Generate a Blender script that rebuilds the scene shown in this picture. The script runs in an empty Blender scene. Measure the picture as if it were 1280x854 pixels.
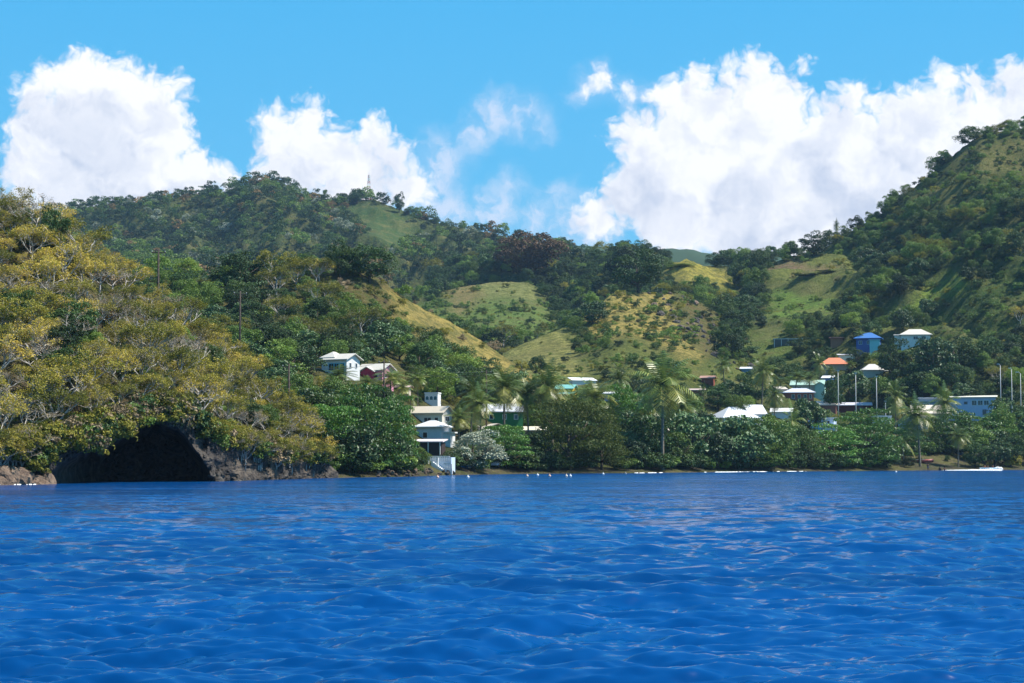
import bpy, math, random
import numpy as np
from mathutils import Vector, Matrix
R = math.radians
S = bpy.context.scene
COL = S.collection
rng = np.random.default_rng(7)
random.seed(7)

# ------------------------------------------------------------------ camera
F = 2388.0; CAMZ = 2.0; PITCH = math.atan(149.0 / F)
CT, ST = math.cos(PITCH), math.sin(PITCH)
cam = bpy.data.cameras.new("camera"); cam.lens = 36.0 * F / 1280.0; cam.sensor_width = 36.0
cam.clip_start = 0.5; cam.clip_end = 60000
camo = bpy.data.objects.new("camera", cam); COL.objects.link(camo)
camo.location = (0, 0, CAMZ); camo.rotation_euler = (R(90) + PITCH, 0, 0)
S.camera = camo

# ------------------------------------------------------------------ sun
SUN = Vector((0.58, 0.03, 0.80)).normalized()
sl = bpy.data.lights.new("sun", 'SUN'); sl.energy = 5.0; sl.angle = R(0.53); sl.color = (1.0, 0.94, 0.84)
so = bpy.data.objects.new("sun", sl); COL.objects.link(so)
so.rotation_euler = (-SUN).to_track_quat('-Z', 'Y').to_euler(); so.location = (0, 0, 300)
S.view_settings.view_transform = 'Standard'; S.view_settings.look = 'None'
S.view_settings.exposure = 0.64; S.view_settings.gamma = 1.0
S.render.engine = 'CYCLES'
S.cycles.max_bounces = 6; S.cycles.volume_bounces = 0; S.cycles.transparent_max_bounces = 8

# ------------------------------------------------------------------ world: Nishita sky with cumulus clouds
W = bpy.data.worlds.new("World"); S.world = W; W.use_nodes = True
wt = W.node_tree; wt.nodes.clear()
def st_of(px, py):
    a = (px - 640) / F; b = (427 - py) / F
    y = CT - b * ST
    return a / y, (ST + b * CT) / y
def mnode(t, op, a, b=None, c=None, clamp=False):
    n = t.nodes.new('ShaderNodeMath'); n.operation = op; n.use_clamp = clamp
    for i, q in enumerate((a, b, c)):
        if q is None: continue
        if isinstance(q, (int, float)): n.inputs[i].default_value = q
        else: t.links.new(q, n.inputs[i])
    return n.outputs[0]
def vnode(t, op, a, b=None, sc=None):
    n = t.nodes.new('ShaderNodeVectorMath'); n.operation = op
    for i, q in enumerate((a, b)):
        if q is None: continue
        if isinstance(q, (tuple, list)): n.inputs[i].default_value = q
        else: t.links.new(q, n.inputs[i])
    if sc is not None: n.inputs['Scale'].default_value = sc
    return n.outputs['Value'] if op in ('DISTANCE', 'LENGTH', 'DOT_PRODUCT') else n.outputs['Vector']
def maprange(t, v, a, b, c, d, smooth=True):
    n = t.nodes.new('ShaderNodeMapRange')
    n.interpolation_type = 'SMOOTHSTEP' if smooth else 'LINEAR'
    t.links.new(v, n.inputs['Value'])
    for k, q in zip(('From Min', 'From Max', 'To Min', 'To Max'), (a, b, c, d)): n.inputs[k].default_value = q
    return n.outputs['Result']
def noisen(t, vec, scale, detail=5, rough=.5, out='Fac', typ=None):
    n = t.nodes.new('ShaderNodeTexNoise'); n.noise_dimensions = '2D' if t is wt else '3D'; n.inputs['Scale'].default_value = scale
    n.inputs['Detail'].default_value = detail; n.inputs['Roughness'].default_value = rough
    t.links.new(vec, n.inputs['Vector']); return n.outputs[out]
def mixc(t, fac, a, b, mode='MIX'):
    n = t.nodes.new('ShaderNodeMix'); n.data_type = 'RGBA'; n.blend_type = mode
    for k, q in ((0, fac), (6, a), (7, b)):
        if isinstance(q, (int, float)): n.inputs[k].default_value = q
        elif isinstance(q, (tuple, list)): n.inputs[k].default_value = (*q[:3], 1)
        else: t.links.new(q, n.inputs[k])
    return n.outputs[2]

HARD = [(750,100,19),(728,114,11),(786,116,13),(42,120,34),(62,104,36),(108,108,50),(155,118,48),(198,116,34),(222,108,16),(190,165,60),(100,190,95),(52,215,58),(240,225,42),(278,226,26),(32,168,30),(150,210,80),(235,180,16),
        (345,158,30),(392,143,28),(372,195,58),(415,190,36),(466,170,32),(492,200,34),(440,225,55),(508,235,36),(335,215,24),
        (873,100,26),(910,92,24),(950,86,28),(1006,82,12),(835,126,30),(880,160,68),(955,140,62),(800,172,40),(860,230,95),(960,250,110),(790,240,46),(745,275,34),
        (1062,122,28),(1098,130,22),(1050,200,82),(1150,175,75),(1178,102,26),(1218,106,28),(1262,92,26),(1300,140,70),(1240,180,80),(1110,250,100)]
SOFT = [(745,104,26),(722,118,14),(785,116,20),(810,112,12),(620,142,30),(652,142,26),(676,156,18),(590,170,24),(550,200,34),(540,225,30),(640,232,20),(620,262,34),(560,270,40),(690,280,40),(735,285,40),(1210,240,60),(700,250,22)]
def cloud_group(name, blobs):
    g = bpy.data.node_groups.new(name, 'ShaderNodeTree')
    g.interface.new_socket('P', in_out='INPUT', socket_type='NodeSocketVector')
    g.interface.new_socket('F', in_out='OUTPUT', socket_type='NodeSocketFloat')
    gi = g.nodes.new('NodeGroupInput'); go = g.nodes.new('NodeGroupOutput')
    cur = None
    for (px, py, r) in blobs:
        s, t = st_of(px, py)
        d = vnode(g, 'DISTANCE', gi.outputs[0], (s * F, t * F, 0))
        v = mnode(g, 'MULTIPLY_ADD', d, -1.0, float(r))      # r - distance, in 1/F radians
        cur = v if cur is None else mnode(g, 'SMOOTH_MAX', cur, v, 14.0)
    g.links.new(cur, go.inputs[0])
    return g
gh = cloud_group('cumulus', HARD); gs = cloud_group('wisps', SOFT)
tc = wt.nodes.new('ShaderNodeTexCoord')
sep = wt.nodes.new('ShaderNodeSeparateXYZ'); wt.links.new(tc.outputs['Generated'], sep.inputs[0])
ysafe = mnode(wt, 'MAXIMUM', sep.outputs[1], 0.05)
u = mnode(wt, 'MULTIPLY', mnode(wt, 'DIVIDE', sep.outputs[0], ysafe), F)
v = mnode(wt, 'MULTIPLY', mnode(wt, 'DIVIDE', sep.outputs[2], ysafe), F)
cmb = wt.nodes.new('ShaderNodeCombineXYZ'); wt.links.new(u, cmb.inputs[0]); wt.links.new(v, cmb.inputs[1])
P0 = cmb.outputs[0]
def warp(P, scale, amp, detail):
    c = noisen(wt, P, scale, detail, .55, 'Color')
    c = vnode(wt, 'SUBTRACT', c, (.5, .5, .5))
    c = vnode(wt, 'SCALE', c, None, amp)
    c = vnode(wt, 'MULTIPLY', c, (1, 1, 0))
    return vnode(wt, 'ADD', P, c)
P1 = warp(P0, 0.018, 34, 3)
P2 = warp(P1, 0.06, 16, 4)
def puff(P):
    n = wt.nodes.new('ShaderNodeTexVoronoi'); n.voronoi_dimensions = '2D'; n.feature = 'SMOOTH_F1'; n.inputs['Scale'].default_value = .055
    n.inputs['Smoothness'].default_value = .35; n.inputs['Detail'].default_value = 2; n.inputs['Roughness'].default_value = .55
    wt.links.new(P, n.inputs['Vector']); return n.outputs['Distance']
def field(P, g):
    n = wt.nodes.new('ShaderNodeGroup'); n.node_tree = g; wt.links.new(P, n.inputs[0])
    return n.outputs[0]
pf = puff(P1)
Fh = mnode(wt, 'MULTIPLY_ADD', pf, -16.0, field(P2, gh)); Fh = mnode(wt, 'ADD', Fh, 9)
PL = vnode(wt, 'ADD', P2, (16, 20, 0))
pfl = puff(vnode(wt, 'ADD', P1, (5, 7, 0)))
Fl = mnode(wt, 'MULTIPLY_ADD', pfl, -16.0, field(PL, gh)); Fl = mnode(wt, 'ADD', Fl, 9)
Fs = field(P2, gs)
dif = mnode(wt, 'SUBTRACT', Fh, Fl)
big = noisen(wt, P1, .011, 4, .55)
mid = noisen(wt, P2, .045, 5, .6)
lit = maprange(wt, dif, -26, 20, 0.0, 1.0)
deep = maprange(wt, Fh, 4, 95, 0.0, 1.0)
shade = mnode(wt, 'MULTIPLY_ADD', lit, .46, .46)
shade = mnode(wt, 'MULTIPLY_ADD', deep, -.26, shade)
shade = mnode(wt, 'ADD', shade, maprange(wt, big, .38, .62, -.24, .26))
shade = mnode(wt, 'ADD', shade, maprange(wt, mid, .3, .7, -.05, .05))
edge = maprange(wt, Fh, 0, 26, .22, 0.0)
shade = mnode(wt, 'ADD', shade, edge, clamp=True)
ccol = mixc(wt, shade, (4.9, 5.5, 6.8), (9.0, 8.95, 9.05))
sky = wt.nodes.new('ShaderNodeTexSky'); sky.sky_type = 'NISHITA'; sky.sun_disc = False
sky.sun_elevation = math.asin(SUN.z); sky.sun_rotation = math.atan2(SUN.x, SUN.y)
sky.air_density = 1.2; sky.dust_density = .15; sky.ozone_density = 2.0; sky.altitude = 0
skc = mixc(wt, 1.0, sky.outputs[0], (0.55, .95, 1.05), 'MULTIPLY')
# the photographed sky is a flat clear cyan-blue: keep the Nishita dome and lean towards that colour low down
skc = mixc(wt, maprange(wt, sep.outputs[2], .22, .60, .86, .12), skc, mixc(wt, maprange(wt, sep.outputs[2], 0.02, .30, 0, 1, False), (1.25, 4.9, 7.9), (.26, 3.7, 7.5)))
a_h = maprange(wt, Fh, -8, 15, 0, 1)
soft_n = maprange(wt, noisen(wt, P2, .03, 6, .6), .35, .65, .25, 1)
a_s = mnode(wt, 'MULTIPLY', maprange(wt, Fs, -16, 26, 0, .72), soft_n)
lowhaze = mnode(wt, 'MULTIPLY', maprange(wt, v, 30, 330, .45, 0), maprange(wt, u, -420, 0, 0.2, 1))
c1 = mixc(wt, lowhaze, skc, (4.9, 6.4, 7.8))
c1 = mixc(wt, a_s, c1, (7.0, 7.3, 8.4))
front = maprange(wt, sep.outputs[1], .15, .4, 0, 1)
c2 = mixc(wt, mnode(wt, 'MULTIPLY', a_h, front), c1, ccol)
bg = wt.nodes.new('ShaderNodeBackground'); bg.inputs['Strength'].default_value = .080
wt.links.new(c2, bg.inputs['Color'])
wo = wt.nodes.new('ShaderNodeOutputWorld'); wt.links.new(bg.outputs[0], wo.inputs[0])
W.cycles.sampling_method = 'MANUAL'; W.cycles.sample_map_resolution = 512

# ------------------------------------------------------------------ helpers
def link(o, parent=None):
    COL.objects.link(o)
    if parent is not None: o.parent = parent
    return o
def tag(o, label=None, cat=None, group=None, kind=None):
    if label: o['label'] = label
    if cat: o['category'] = cat
    if group: o['group'] = group
    if kind: o['kind'] = kind
    return o
def empty(name, loc, rz=0, label=None, cat=None, group=None):
    o = bpy.data.objects.new(name, None); o.empty_display_size = .3
    COL.objects.link(o); o.location = loc; o.rotation_euler = (0, 0, rz)
    return tag(o, label, cat, group)
def npmesh(name, V, Q, mats, smooth=False, midx=None, attrs=None):
    """V (n,3); Q (m,4) quads (or m,3)."""
    V = np.asarray(V, dtype=np.float32); Q = np.asarray(Q, dtype=np.int32)
    me = bpy.data.meshes.new(name); k = Q.shape[1]; m = len(Q)
    me.vertices.add(len(V)); me.vertices.foreach_set('co', V.ravel())
    me.loops.add(m * k); me.loops.foreach_set('vertex_index', Q.ravel())
    me.polygons.add(m); me.polygons.foreach_set('loop_start', np.arange(0, m * k, k, dtype=np.int32))
    if midx is not None: me.polygons.foreach_set('material_index', np.asarray(midx, dtype=np.int32))
    me.polygons.foreach_set('use_smooth', np.full(m, smooth))
    for q in (mats if isinstance(mats, (list, tuple)) else [mats]): me.materials.append(q)
    if attrs:
        for an, (dom, typ, arr) in attrs.items():
            at = me.attributes.new(an, typ, dom)
            if typ == 'FLOAT': at.data.foreach_set('value', np.asarray(arr, np.float32).ravel())
            else: at.data.foreach_set('color', np.asarray(arr, np.float32).ravel())
    me.update(calc_edges=True); me.validate()
    return me
class MB:
    def __init__(s): s.v = []; s.f = []; s.sm = []
    def add(s, vs, fs, sm=False):
        b = len(s.v); s.v += [tuple(q) for q in vs]
        for f in fs: s.f.append(tuple(b + i for i in f)); s.sm.append(sm)
        return s
    def box(s, x0, x1, y0, y1, z0, z1):
        return s.add([(x0,y0,z0),(x1,y0,z0),(x1,y1,z0),(x0,y1,z0),(x0,y0,z1),(x1,y0,z1),(x1,y1,z1),(x0,y1,z1)],
                     [(0,3,2,1),(4,5,6,7),(0,1,5,4),(1,2,6,5),(2,3,7,6),(3,0,4,7)])
    def tube(s, pts, rad, n=6, sm=True):
        pts = [Vector(p) for p in pts]; b = len(s.v); L = len(pts)
        for i, p in enumerate(pts):
            d = (pts[min(i+1, L-1)] - pts[max(i-1, 0)]).normalized()
            a = d.cross(Vector((0, 0, 1)) if abs(d.z) < .9 else Vector((1, 0, 0))).normalized(); c = d.cross(a)
            r = rad[i] if isinstance(rad, (list, tuple)) else rad
            for k in range(n):
                q = p + (a * math.cos(2*math.pi*k/n) + c * math.sin(2*math.pi*k/n)) * r
                s.v.append(tuple(q))
        for i in range(L - 1):
            for k in range(n):
                s.f.append((b+i*n+k, b+i*n+(k+1)%n, b+(i+1)*n+(k+1)%n, b+(i+1)*n+k)); s.sm.append(sm)
        s.f.append(tuple(b + k for k in reversed(range(n)))); s.sm.append(False)
        s.f.append(tuple(b + (L-1)*n + k for k in range(n))); s.sm.append(False)
        return s
    def ball(s, c, r, nu=10, nv=7, sc=(1,1,1)):
        b = len(s.v); c = Vector(c)
        for i in range(nv + 1):
            th = math.pi * i / nv
            for k in range(nu):
                ph = 2*math.pi*k/nu
                s.v.append((c.x + r*sc[0]*math.sin(th)*math.cos(ph), c.y + r*sc[1]*math.sin(th)*math.sin(ph), c.z + r*sc[2]*math.cos(th)))
        for i in range(nv):
            for k in range(nu):
                s.f.append((b+i*nu+k, b+(i+1)*nu+k, b+(i+1)*nu+(k+1)%nu, b+i*nu+(k+1)%nu)); s.sm.append(True)
        return s
    def mesh(s, name, mat):
        me = bpy.data.meshes.new(name); me.from_pydata(s.v, [], s.f)
        me.polygons.foreach_set('use_smooth', s.sm); me.materials.append(mat); me.update(); return me
    def build(s, name, mat, parent=None, loc=None):
        o = bpy.data.objects.new(name, s.mesh(name, mat))
        if loc is not None: o.location = loc
        return link(o, parent)

# value noise (numpy)
_T = np.random.default_rng(3).random((256, 256))
def vnoise(x, y):
    xi = np.floor(x).astype(int); yi = np.floor(y).astype(int); fx = x - xi; fy = y - yi
    fx = fx*fx*(3-2*fx); fy = fy*fy*(3-2*fy)
    g = lambda a, b: _T[a % 256, b % 256]
    return (g(xi,yi)*(1-fx)+g(xi+1,yi)*fx)*(1-fy) + (g(xi,yi+1)*(1-fx)+g(xi+1,yi+1)*fx)*fy
def fbm(x, y, o=5, l=2.03, g=.5):
    t = 0; a = 1; n = 0
    for i in range(o):
        t = t + a*(vnoise(x + 17.3*i, y - 9.1*i) - .5)*2; n += a; a *= g; x = x*l; y = y*l
    return t / n
def proj(X, Y, Z):
    Z = Z - CAMZ; d = Y*CT + Z*ST; b = (-Y*ST + Z*CT)
    return 640 + F*X/d, 427 - F*b/d
def at(px, py, Y):
    s, t = st_of(px, py); return s*Y, Y, CAMZ + t*Y

# ------------------------------------------------------------------ terrain height function
SHX = np.array([-400, 0, 130, 260, 340, 400, 450, 500, 560, 640, 800, 900, 1000, 1130, 1280, 1700])
SHY = np.array([605.5, 606, 604, 602, 599.5, 597.5, 596.6, 596, 594, 592.4, 591.2, 590.2, 589.2, 588.2, 587.4, 586])
SHD = 4776.0 / (SHY - 576.0)
SHS = (SHX - 640) / F
def shore(s): return np.interp(s, SHS, SHD)
# cliff top of the headland (px, py)
CLX = np.array([-400, 0, 50, 100, 150, 190, 225, 262, 300, 340, 380, 405, 425])
CLY = np.array([566, 566, 552, 540, 524, 508, 518, 538, 555, 565, 571, 580, 594])
def cliff_top(px):
    py = np.interp(px, CLX, CLY); Y = shore((px-640)/F) + 4
    return CAMZ + Y*(576-py)/F
def sm(t): t = np.clip(t, 0, 1); return t*t*(3-2*t)
HILLS = []
def hill(name, crest, base, p=1.0, back=.25, edge=None):
    c = np.array([(*st_of(a, b), d) for a, b, d in crest]); s = c[:, 0]; Zc = CAMZ + c[:, 1]*c[:, 2]; Yc = c[:, 2]
    b = np.array(base, float); bs = (b[:, 0]-640)/F
    HILLS.append((name, s, Zc, Yc, bs, b[:, 1], b[:, 2], p, back))
# base rows: (px, Y, Z)
hill('headland', [(-400,80,225),(-100,240,218),(0,270,212),(60,292,212),(110,330,214),(150,362,216),(200,398,219),(250,436,222),(300,474,225),(350,520,229),(390,560,234),(415,598,238),(420,640,240)],
     [(a, float(shore((a-640)/F)+4.0), float(cliff_top(a))) for a in (-400,0,50,75,100,125,150,170,190,205,225,245,262,300,340,380,405,420)], p=1.0, back=.10)
hill('ridge', [(-400,250,380),(-200,280,380),(0,330,380),(100,352,380),(170,352,385),(240,362,390),(290,352,395),(340,348,400),(400,342,405),(450,336,410),(480,352,412),(500,368,413),(530,386,414),(560,400,415),(600,424,416),(640,452,414),(680,478,410),(720,500,405),(760,525,400),(800,560,395),(840,600,390)],
     [(-400,250,3),(300,262,4),(400,262,4),(500,290,5),(640,335,6),(840,380,0)], p=1.2, back=.35)
hill('knoll', [(560,485,520),(600,460,530),(630,441,540),(665,424,545),(700,411,550),(725,400,560),(745,385,575),(765,366,590),(790,362,600),(820,368,610),(850,366,620),(880,380,620),(910,400,610),(940,425,590),(980,450,570),(1020,480,540),(1060,520,520)],
     [(560,400,8),(640,405,9),(740,420,10),(860,440,12),(1060,470,12)], p=.92, back=.30)
hill('field', [(440,420,760),(500,382,780),(540,366,800),(580,358,820),(620,352,830),(660,352,830),(700,372,820),(740,395,800),(790,420,780)],
     [(440,560,20),(600,560,24),(790,600,25)], p=1.0, back=.12)
hill('middle', [(540,345,980),(590,330,980),(630,322,960),(680,326,940),(720,330,930),(760,322,920),(800,318,900),(840,326,880),(880,332,860),(920,332,860),(960,330,860),(1000,322,850),(1060,330,840),(1120,360,830)],
     [(540,820,60),(700,720,45),(800,680,50),(1120,640,60)], p=1.0, back=.2)
hill('saddle', [(790,380,720),(830,338,730),(858,323,735),(885,334,735),(915,352,730),(950,385,700),(990,410,680),(1040,440,640)],
     [(790,610,40),(900,600,30),(1040,560,22)], p=.95, back=.25)
hill('shoulder', [(880,400,720),(920,358,740),(955,334,745),(985,320,750),(1020,316,750),(1055,318,745),(1090,345,735),(1120,380,720),(1160,420,700)],
     [(880,540,24),(1000,530,22),(1160,540,24)], p=.95, back=.2)
hill('right', [(960,360,800),(1000,330,795),(1040,304,790),(1060,291,785),(1100,268,780),(1150,228,778),(1200,186,775),(1225,168,775),(1280,160,780),(1340,140,790),(1500,60,800),(1700,20,800)],
     [(960,500,14),(1060,490,12),(1180,482,10),(1280,478,9),(1700,500,12)], p=1.05, back=.3)
hill('far', [(-400,330,1500),(-200,300,1480),(0,276,1450),(80,262,1430),(140,255,1410),(200,250,1400),(240,244,1400),(280,240,1390),(310,230,1385),(330,224,1380),(352,228,1380),(380,242,1380),(410,254,1375),(440,250,1370),(470,250,1360),(500,262,1350),(540,277,1340),(580,286,1330),(620,292,1320),(660,302,1310),(700,312,1300),(760,330,1290),(900,360,1280),(1100,420,1280)],
     [(-400,900,30),(1100,950,50)], p=.85, back=.2)
def zfun(X, Y):
    X = np.asarray(X, float); Y = np.asarray(Y, float); s = X / Y
    n1 = fbm(X/42, Y/42, 5); n2 = fbm(X/9 + 40, Y/9, 4)
    ys = shore(s); d = Y - ys
    low = 2.3 + (d-7)*.075; low = np.where(d < 26, d*.11 + (3.725 - 2.86)*sm((d-8)/18.), low)
    low = np.where(d < 0, d*.25, low) + sm((d-10)/60)*n1*1.6
    z = low; hid = np.zeros(z.shape, int)
    for i, (nm, cs, Zc, Yc, bs, Yb, Zb, p, back) in enumerate(HILLS):
        zc = np.interp(s, cs, Zc, left=-60, right=-60) if nm not in ('headland', 'ridge', 'far', 'right') else np.interp(s, cs, Zc)
        if nm in ('headland',): zc = np.where(s > cs[-1], -60, zc)
        if nm == 'ridge': zc = np.where(s > cs[-1], -60, zc)
        if nm == 'right': zc = np.where(s < cs[0], -60, zc)
        yc = np.interp(s, cs, Yc); yb = np.interp(s, bs, Yb); zb = np.interp(s, bs, Zb)
        t = (Y - yb) / (yc - yb)
        tt = np.clip(t, 0, 1)
        prof = tt**p; prof = prof + .05*np.sin(tt*math.pi*2)
        amp = {'headland': 1.6, 'ridge': 2.6, 'knoll': 2.5, 'field': 4, 'middle': 9, 'saddle': 4, 'shoulder': 5, 'right': 10, 'far': 22}[nm]
        env = np.sin(np.clip(tt, 0, 1)*math.pi)**.7
        h = zb + (zc - zb)*prof + env*amp*n1 + env*min(amp, 4)*.28*n2
        if nm == 'right':
            # spurs and ravines running down to the lower left
            q = (X*.80 + Y*.34)/58 + n1*.55
            tri = np.abs((q % 1.0) - .5)*2
            asym = np.where((q % 1.0) < .72, (q % 1.0)/.72, (1-(q % 1.0))/.28)
            h = h + env*15*(asym - .6)
        if nm == 'far':
            q = (X*.9 + Y*.5)/170 + n1*.5
            h = h + env*24*(np.abs((q % 1)-.5)*2 - .5)
        if nm == 'middle':
            q = (X*.8 + Y*.5)/75 + n1*.5
            h = h + env*10*(np.abs((q % 1)-.5)*2 - .5)
        h = np.where(t > 1, zc - (Y-yc)*back + n1*np.minimum(amp, (Y-yc)*.05), h)
        h = np.where(t < 0, np.where(nm == 'headland', -60.0, zb + (Y-yb)*.6), h)
        hid = np.where(h > z, i+1, hid); z = np.maximum(z, h)
    return z, hid
def hit(px, py, y0=None, y1=1500):
    s, t = st_of(px, py)
    y0 = y0 or shore(s) + 2
    Y = np.linspace(y0, y1, 3000); X = s*Y
    z, _ = zfun(X, Y); ray = CAMZ + t*Y
    k = np.argmax(z >= ray)
    if z[k] < ray[k]: return None
    return X[k], Y[k], float(z[k])
def in_poly(px, py, poly):
    px = np.asarray(px, float); py = np.asarray(py, float); c = np.zeros(px.shape, bool)
    n = len(poly)
    for i in range(n):
        x0, y0 = poly[i]; x1, y1 = poly[(i+1) % n]
        if y0 == y1: continue
        k = ((y0 > py) != (y1 > py)) & (px < (x1-x0)*(py-y0)/(y1-y0)+x0); c ^= k
    return c
TAN = (.46, .35, .10); LGREEN = (.26, .28, .07); BGREEN = (.085, .17, .03); SOIL = (.25, .16, .10); FLOOR = (.045, .055, .018); DRY = (.15, .115, .045); YEL = (.44, .37, .07); OLIVE = (.17,.19,.045)
# open ground, given as outlines on the slopes: (hill names, outline, cover colour, shrub density)
GRASS = [
 (('ridge',), [(400,345),(470,340),(510,372),(530,392),(520,412),(490,408),(450,400),(420,375)], DRY, 2.2),
 (('ridge',), [(480,355),(510,372),(560,398),(600,420),(650,458),(700,492),(690,505),(650,488),(615,462),(580,447),(545,428),(510,408),(490,385)], TAN, .55),
 (('ridge',), [(640,480),(700,490),(720,505),(680,510),(650,500)], SOIL, .2),
 (('knoll',), [(600,465),(625,440),(700,408),(716,420),(722,440),(738,462),(745,478),(700,482),(660,480),(630,480)], (.36,.34,.10), .12),
 (('knoll',), [(728,400),(765,355),(800,352),(842,366),(850,395),(862,425),(885,445),(870,455),(830,440),(790,425),(760,424),(740,428)], TAN, .9),
 (('knoll',), [(842,366),(880,375),(905,400),(905,440),(885,445),(862,425),(850,395)], DRY, .5),
 (('knoll',), [(790,425),(870,455),(960,450),(970,480),(850,480),(740,478),(722,440)], OLIVE, 1.0),
 (('field',), [(560,352),(640,346),(668,356),(682,380),(640,376),(600,372),(570,372)], (.26,.27,.09), .25),
 (('field',), [(500,385),(570,372),(600,372),(640,376),(690,385),(700,430),(600,440),(500,425)], (.15,.23,.05), .7),
 (('field',), [(560,352),(600,350),(600,372),(570,400),(560,380)], (.26,.2,.08), .4),
 (('saddle', 'middle'), [(826,345),(850,318),(880,328),(925,352),(905,362),(880,352),(846,352)], YEL, .15),
 (('saddle', 'shoulder'), [(900,362),(960,355),(985,385),(960,402),(930,400),(905,385)], (.19,.25,.05), .5),
 (('shoulder','middle','right'), [(955,335),(1010,318),(1062,316),(1078,345),(1050,375),(1000,375),(965,352)], OLIVE, .35),
 (('shoulder',), [(958,332),(1000,322),(1010,338),(980,345),(955,345)], SOIL, .1),
 (('shoulder','right'), [(1000,340),(1048,332),(1052,350),(1010,355)], SOIL, .2),
 (('shoulder',), [(965,365),(1040,372),(1045,392),(1000,405),(965,398)], (.16,.27,.04), .2),
 (('saddle','shoulder','knoll'), [(925,412),(1000,415),(1025,430),(1020,450),(960,458),(925,440)], (.14,.20,.045), .2),
 (('right', 'shoulder'), [(1200,338),(1165,352),(1110,383),(1070,408),(1100,414),(1150,388),(1210,362)], (.22,.30,.05), .25),
 (('right',), [(1290,318),(1210,368),(1150,405),(1130,430),(1200,440),(1290,410)], (.06,.11,.025), 2.5),
 (('right',), [(1180,195),(1225,180),(1300,170),(1300,215),(1230,222),(1185,215)], (.15,.14,.045), 1.6),
 (('right',), [(1140,235),(1200,228),(1215,250),(1160,268)], (.2,.18,.05), 1.6),
 (('far',), [(430,258),(470,254),(520,272),(512,296),(490,314),(462,292)], (.045,.10,.03), .9),
]
HN = ['low'] + [h[0] for h in HILLS]
# ------------------------------------------------------------------ materials
def newmat(name):
    m = bpy.data.materials.new(name); m.use_nodes = True; t = m.node_tree
    return m, t, t.nodes['Principled BSDF'], t.nodes['Material Output']
def setp(p, col=None, rough=None, spec=None, metal=None):
    if col is not None: p.inputs['Base Color'].default_value = (*col, 1)
    if rough is not None: p.inputs['Roughness'].default_value = rough
    if spec is not None: p.inputs['Specular IOR Level'].default_value = spec
    if metal is not None: p.inputs['Metallic'].default_value = metal
def objc(t):
    return t.nodes.new('ShaderNodeTexCoord').outputs['Object']
def ramp(t, fac, stops):
    n = t.nodes.new('ShaderNodeValToRGB'); t.links.new(fac, n.inputs[0]); e = n.color_ramp.elements
    while len(e) < len(stops): e.new(.5)
    for q, (pos, c) in zip(e, stops): q.position = pos; q.color = (*c, 1)
    return n.outputs[0]
def bumpn(t, h, strength, dist, p):
    b = t.nodes.new('ShaderNodeBump'); b.inputs['Strength'].default_value = strength; b.inputs['Distance'].default_value = dist
    t.links.new(h, b.inputs['Height']); t.links.new(b.outputs[0], p.inputs['Normal'])
_pm = {}
def paint(col, rough=.75, wear=.25, name='painted_wall'):
    key = (tuple(col), rough, wear)
    if key in _pm: return _pm[key]
    m, t, p, o = newmat(name); setp(p, col, rough, .3)
    v = noisen(t, objc(t), 1.3, 6, .65); v2 = noisen(t, objc(t), 7, 4, .6)
    dark = tuple(c*.62 for c in col)
    c = mixc(t, maprange(t, v, .42, .72, 0, wear), col, dark); c = mixc(t, maprange(t, v2, .5, .8, 0, wear*.6), c, tuple(c_*.8+.03 for c_ in col))
    t.links.new(c, p.inputs['Base Color']); _pm[key] = m; return m
def metal_roof(col, rough=.55, rust=.25):
    key = ('roof', tuple(col), rust)
    if key in _pm: return _pm[key]
    m, t, p, o = newmat('corrugated_roof'); setp(p, col, rough, .4)
    w = t.nodes.new('ShaderNodeTexWave'); w.inputs['Scale'].default_value = 1.6; w.inputs['Distortion'].default_value = 0; w.bands_direction = 'X'
    t.links.new(objc(t), w.inputs['Vector'])
    v = noisen(t, objc(t), .9, 6, .7)
    c = mixc(t, maprange(t, v, .5, .75, 0, rust), col, tuple(a*b for a, b in zip(col, (.62, .5, .42))))
    c = mixc(t, maprange(t, noisen(t, objc(t), 4, 3), .4, .7, 0, .25), c, tuple(a*.82 for a in col))
    t.links.new(c, p.inputs['Base Color']); bumpn(t, w.outputs['Fac'], .5, .04, p); _pm[key] = m; return m
def foliage(name, stops, rough=.5, spec=.35, trans=.18, hue=.5, tipcol=None, tip=0.0):
    """leaf colour: per-leaf value 'rnd' and per-tree Object Random pick from a ramp."""
    m, t, p, o = newmat(name); setp(p, None, rough, spec)
    a = t.nodes.new('ShaderNodeAttribute'); a.attribute_name = 'rnd'
    oi = t.nodes.new('ShaderNodeObjectInfo')
    f = mnode(t, 'ADD', mnode(t, 'MULTIPLY', a.outputs['Fac'], 1-hue), mnode(t, 'MULTIPLY', oi.outputs['Random'], hue))
    c = ramp(t, f, stops)
    if tipcol:
        c = mixc(t, maprange(t, a.outputs['Fac'], 1-tip, 1-tip*.6, 0, 1), c, tipcol)
    hs = t.nodes.new('ShaderNodeHueSaturation'); t.links.new(c, hs.inputs['Color'])
    t.links.new(mnode(t, 'MULTIPLY_ADD', oi.outputs['Random'], .5, .75), hs.inputs['Value'])
    c = hs.outputs[0]
    t.links.new(c, p.inputs['Base Color'])
    tr = t.nodes.new('ShaderNodeBsdfTranslucent'); t.links.new(mixc(t, .3, c, (.30, .33, .03)), tr.inputs[0])
    mx = t.nodes.new('ShaderNodeMixShader'); mx.inputs[0].default_value = trans
    t.links.new(p.outputs[0], mx.inputs[1]); t.links.new(tr.outputs[0], mx.inputs[2]); t.links.new(mx.outputs[0], o.inputs[0])
    return m
def bark(name, c1, c2):
    m, t, p, o = newmat(name); setp(p, c1, .85, .2)
    v = noisen(t, objc(t), 5, 4, .6); t.links.new(mixc(t, maprange(t, v, .35, .65, 0, 1), c1, c2), p.inputs['Base Color']); return m
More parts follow.
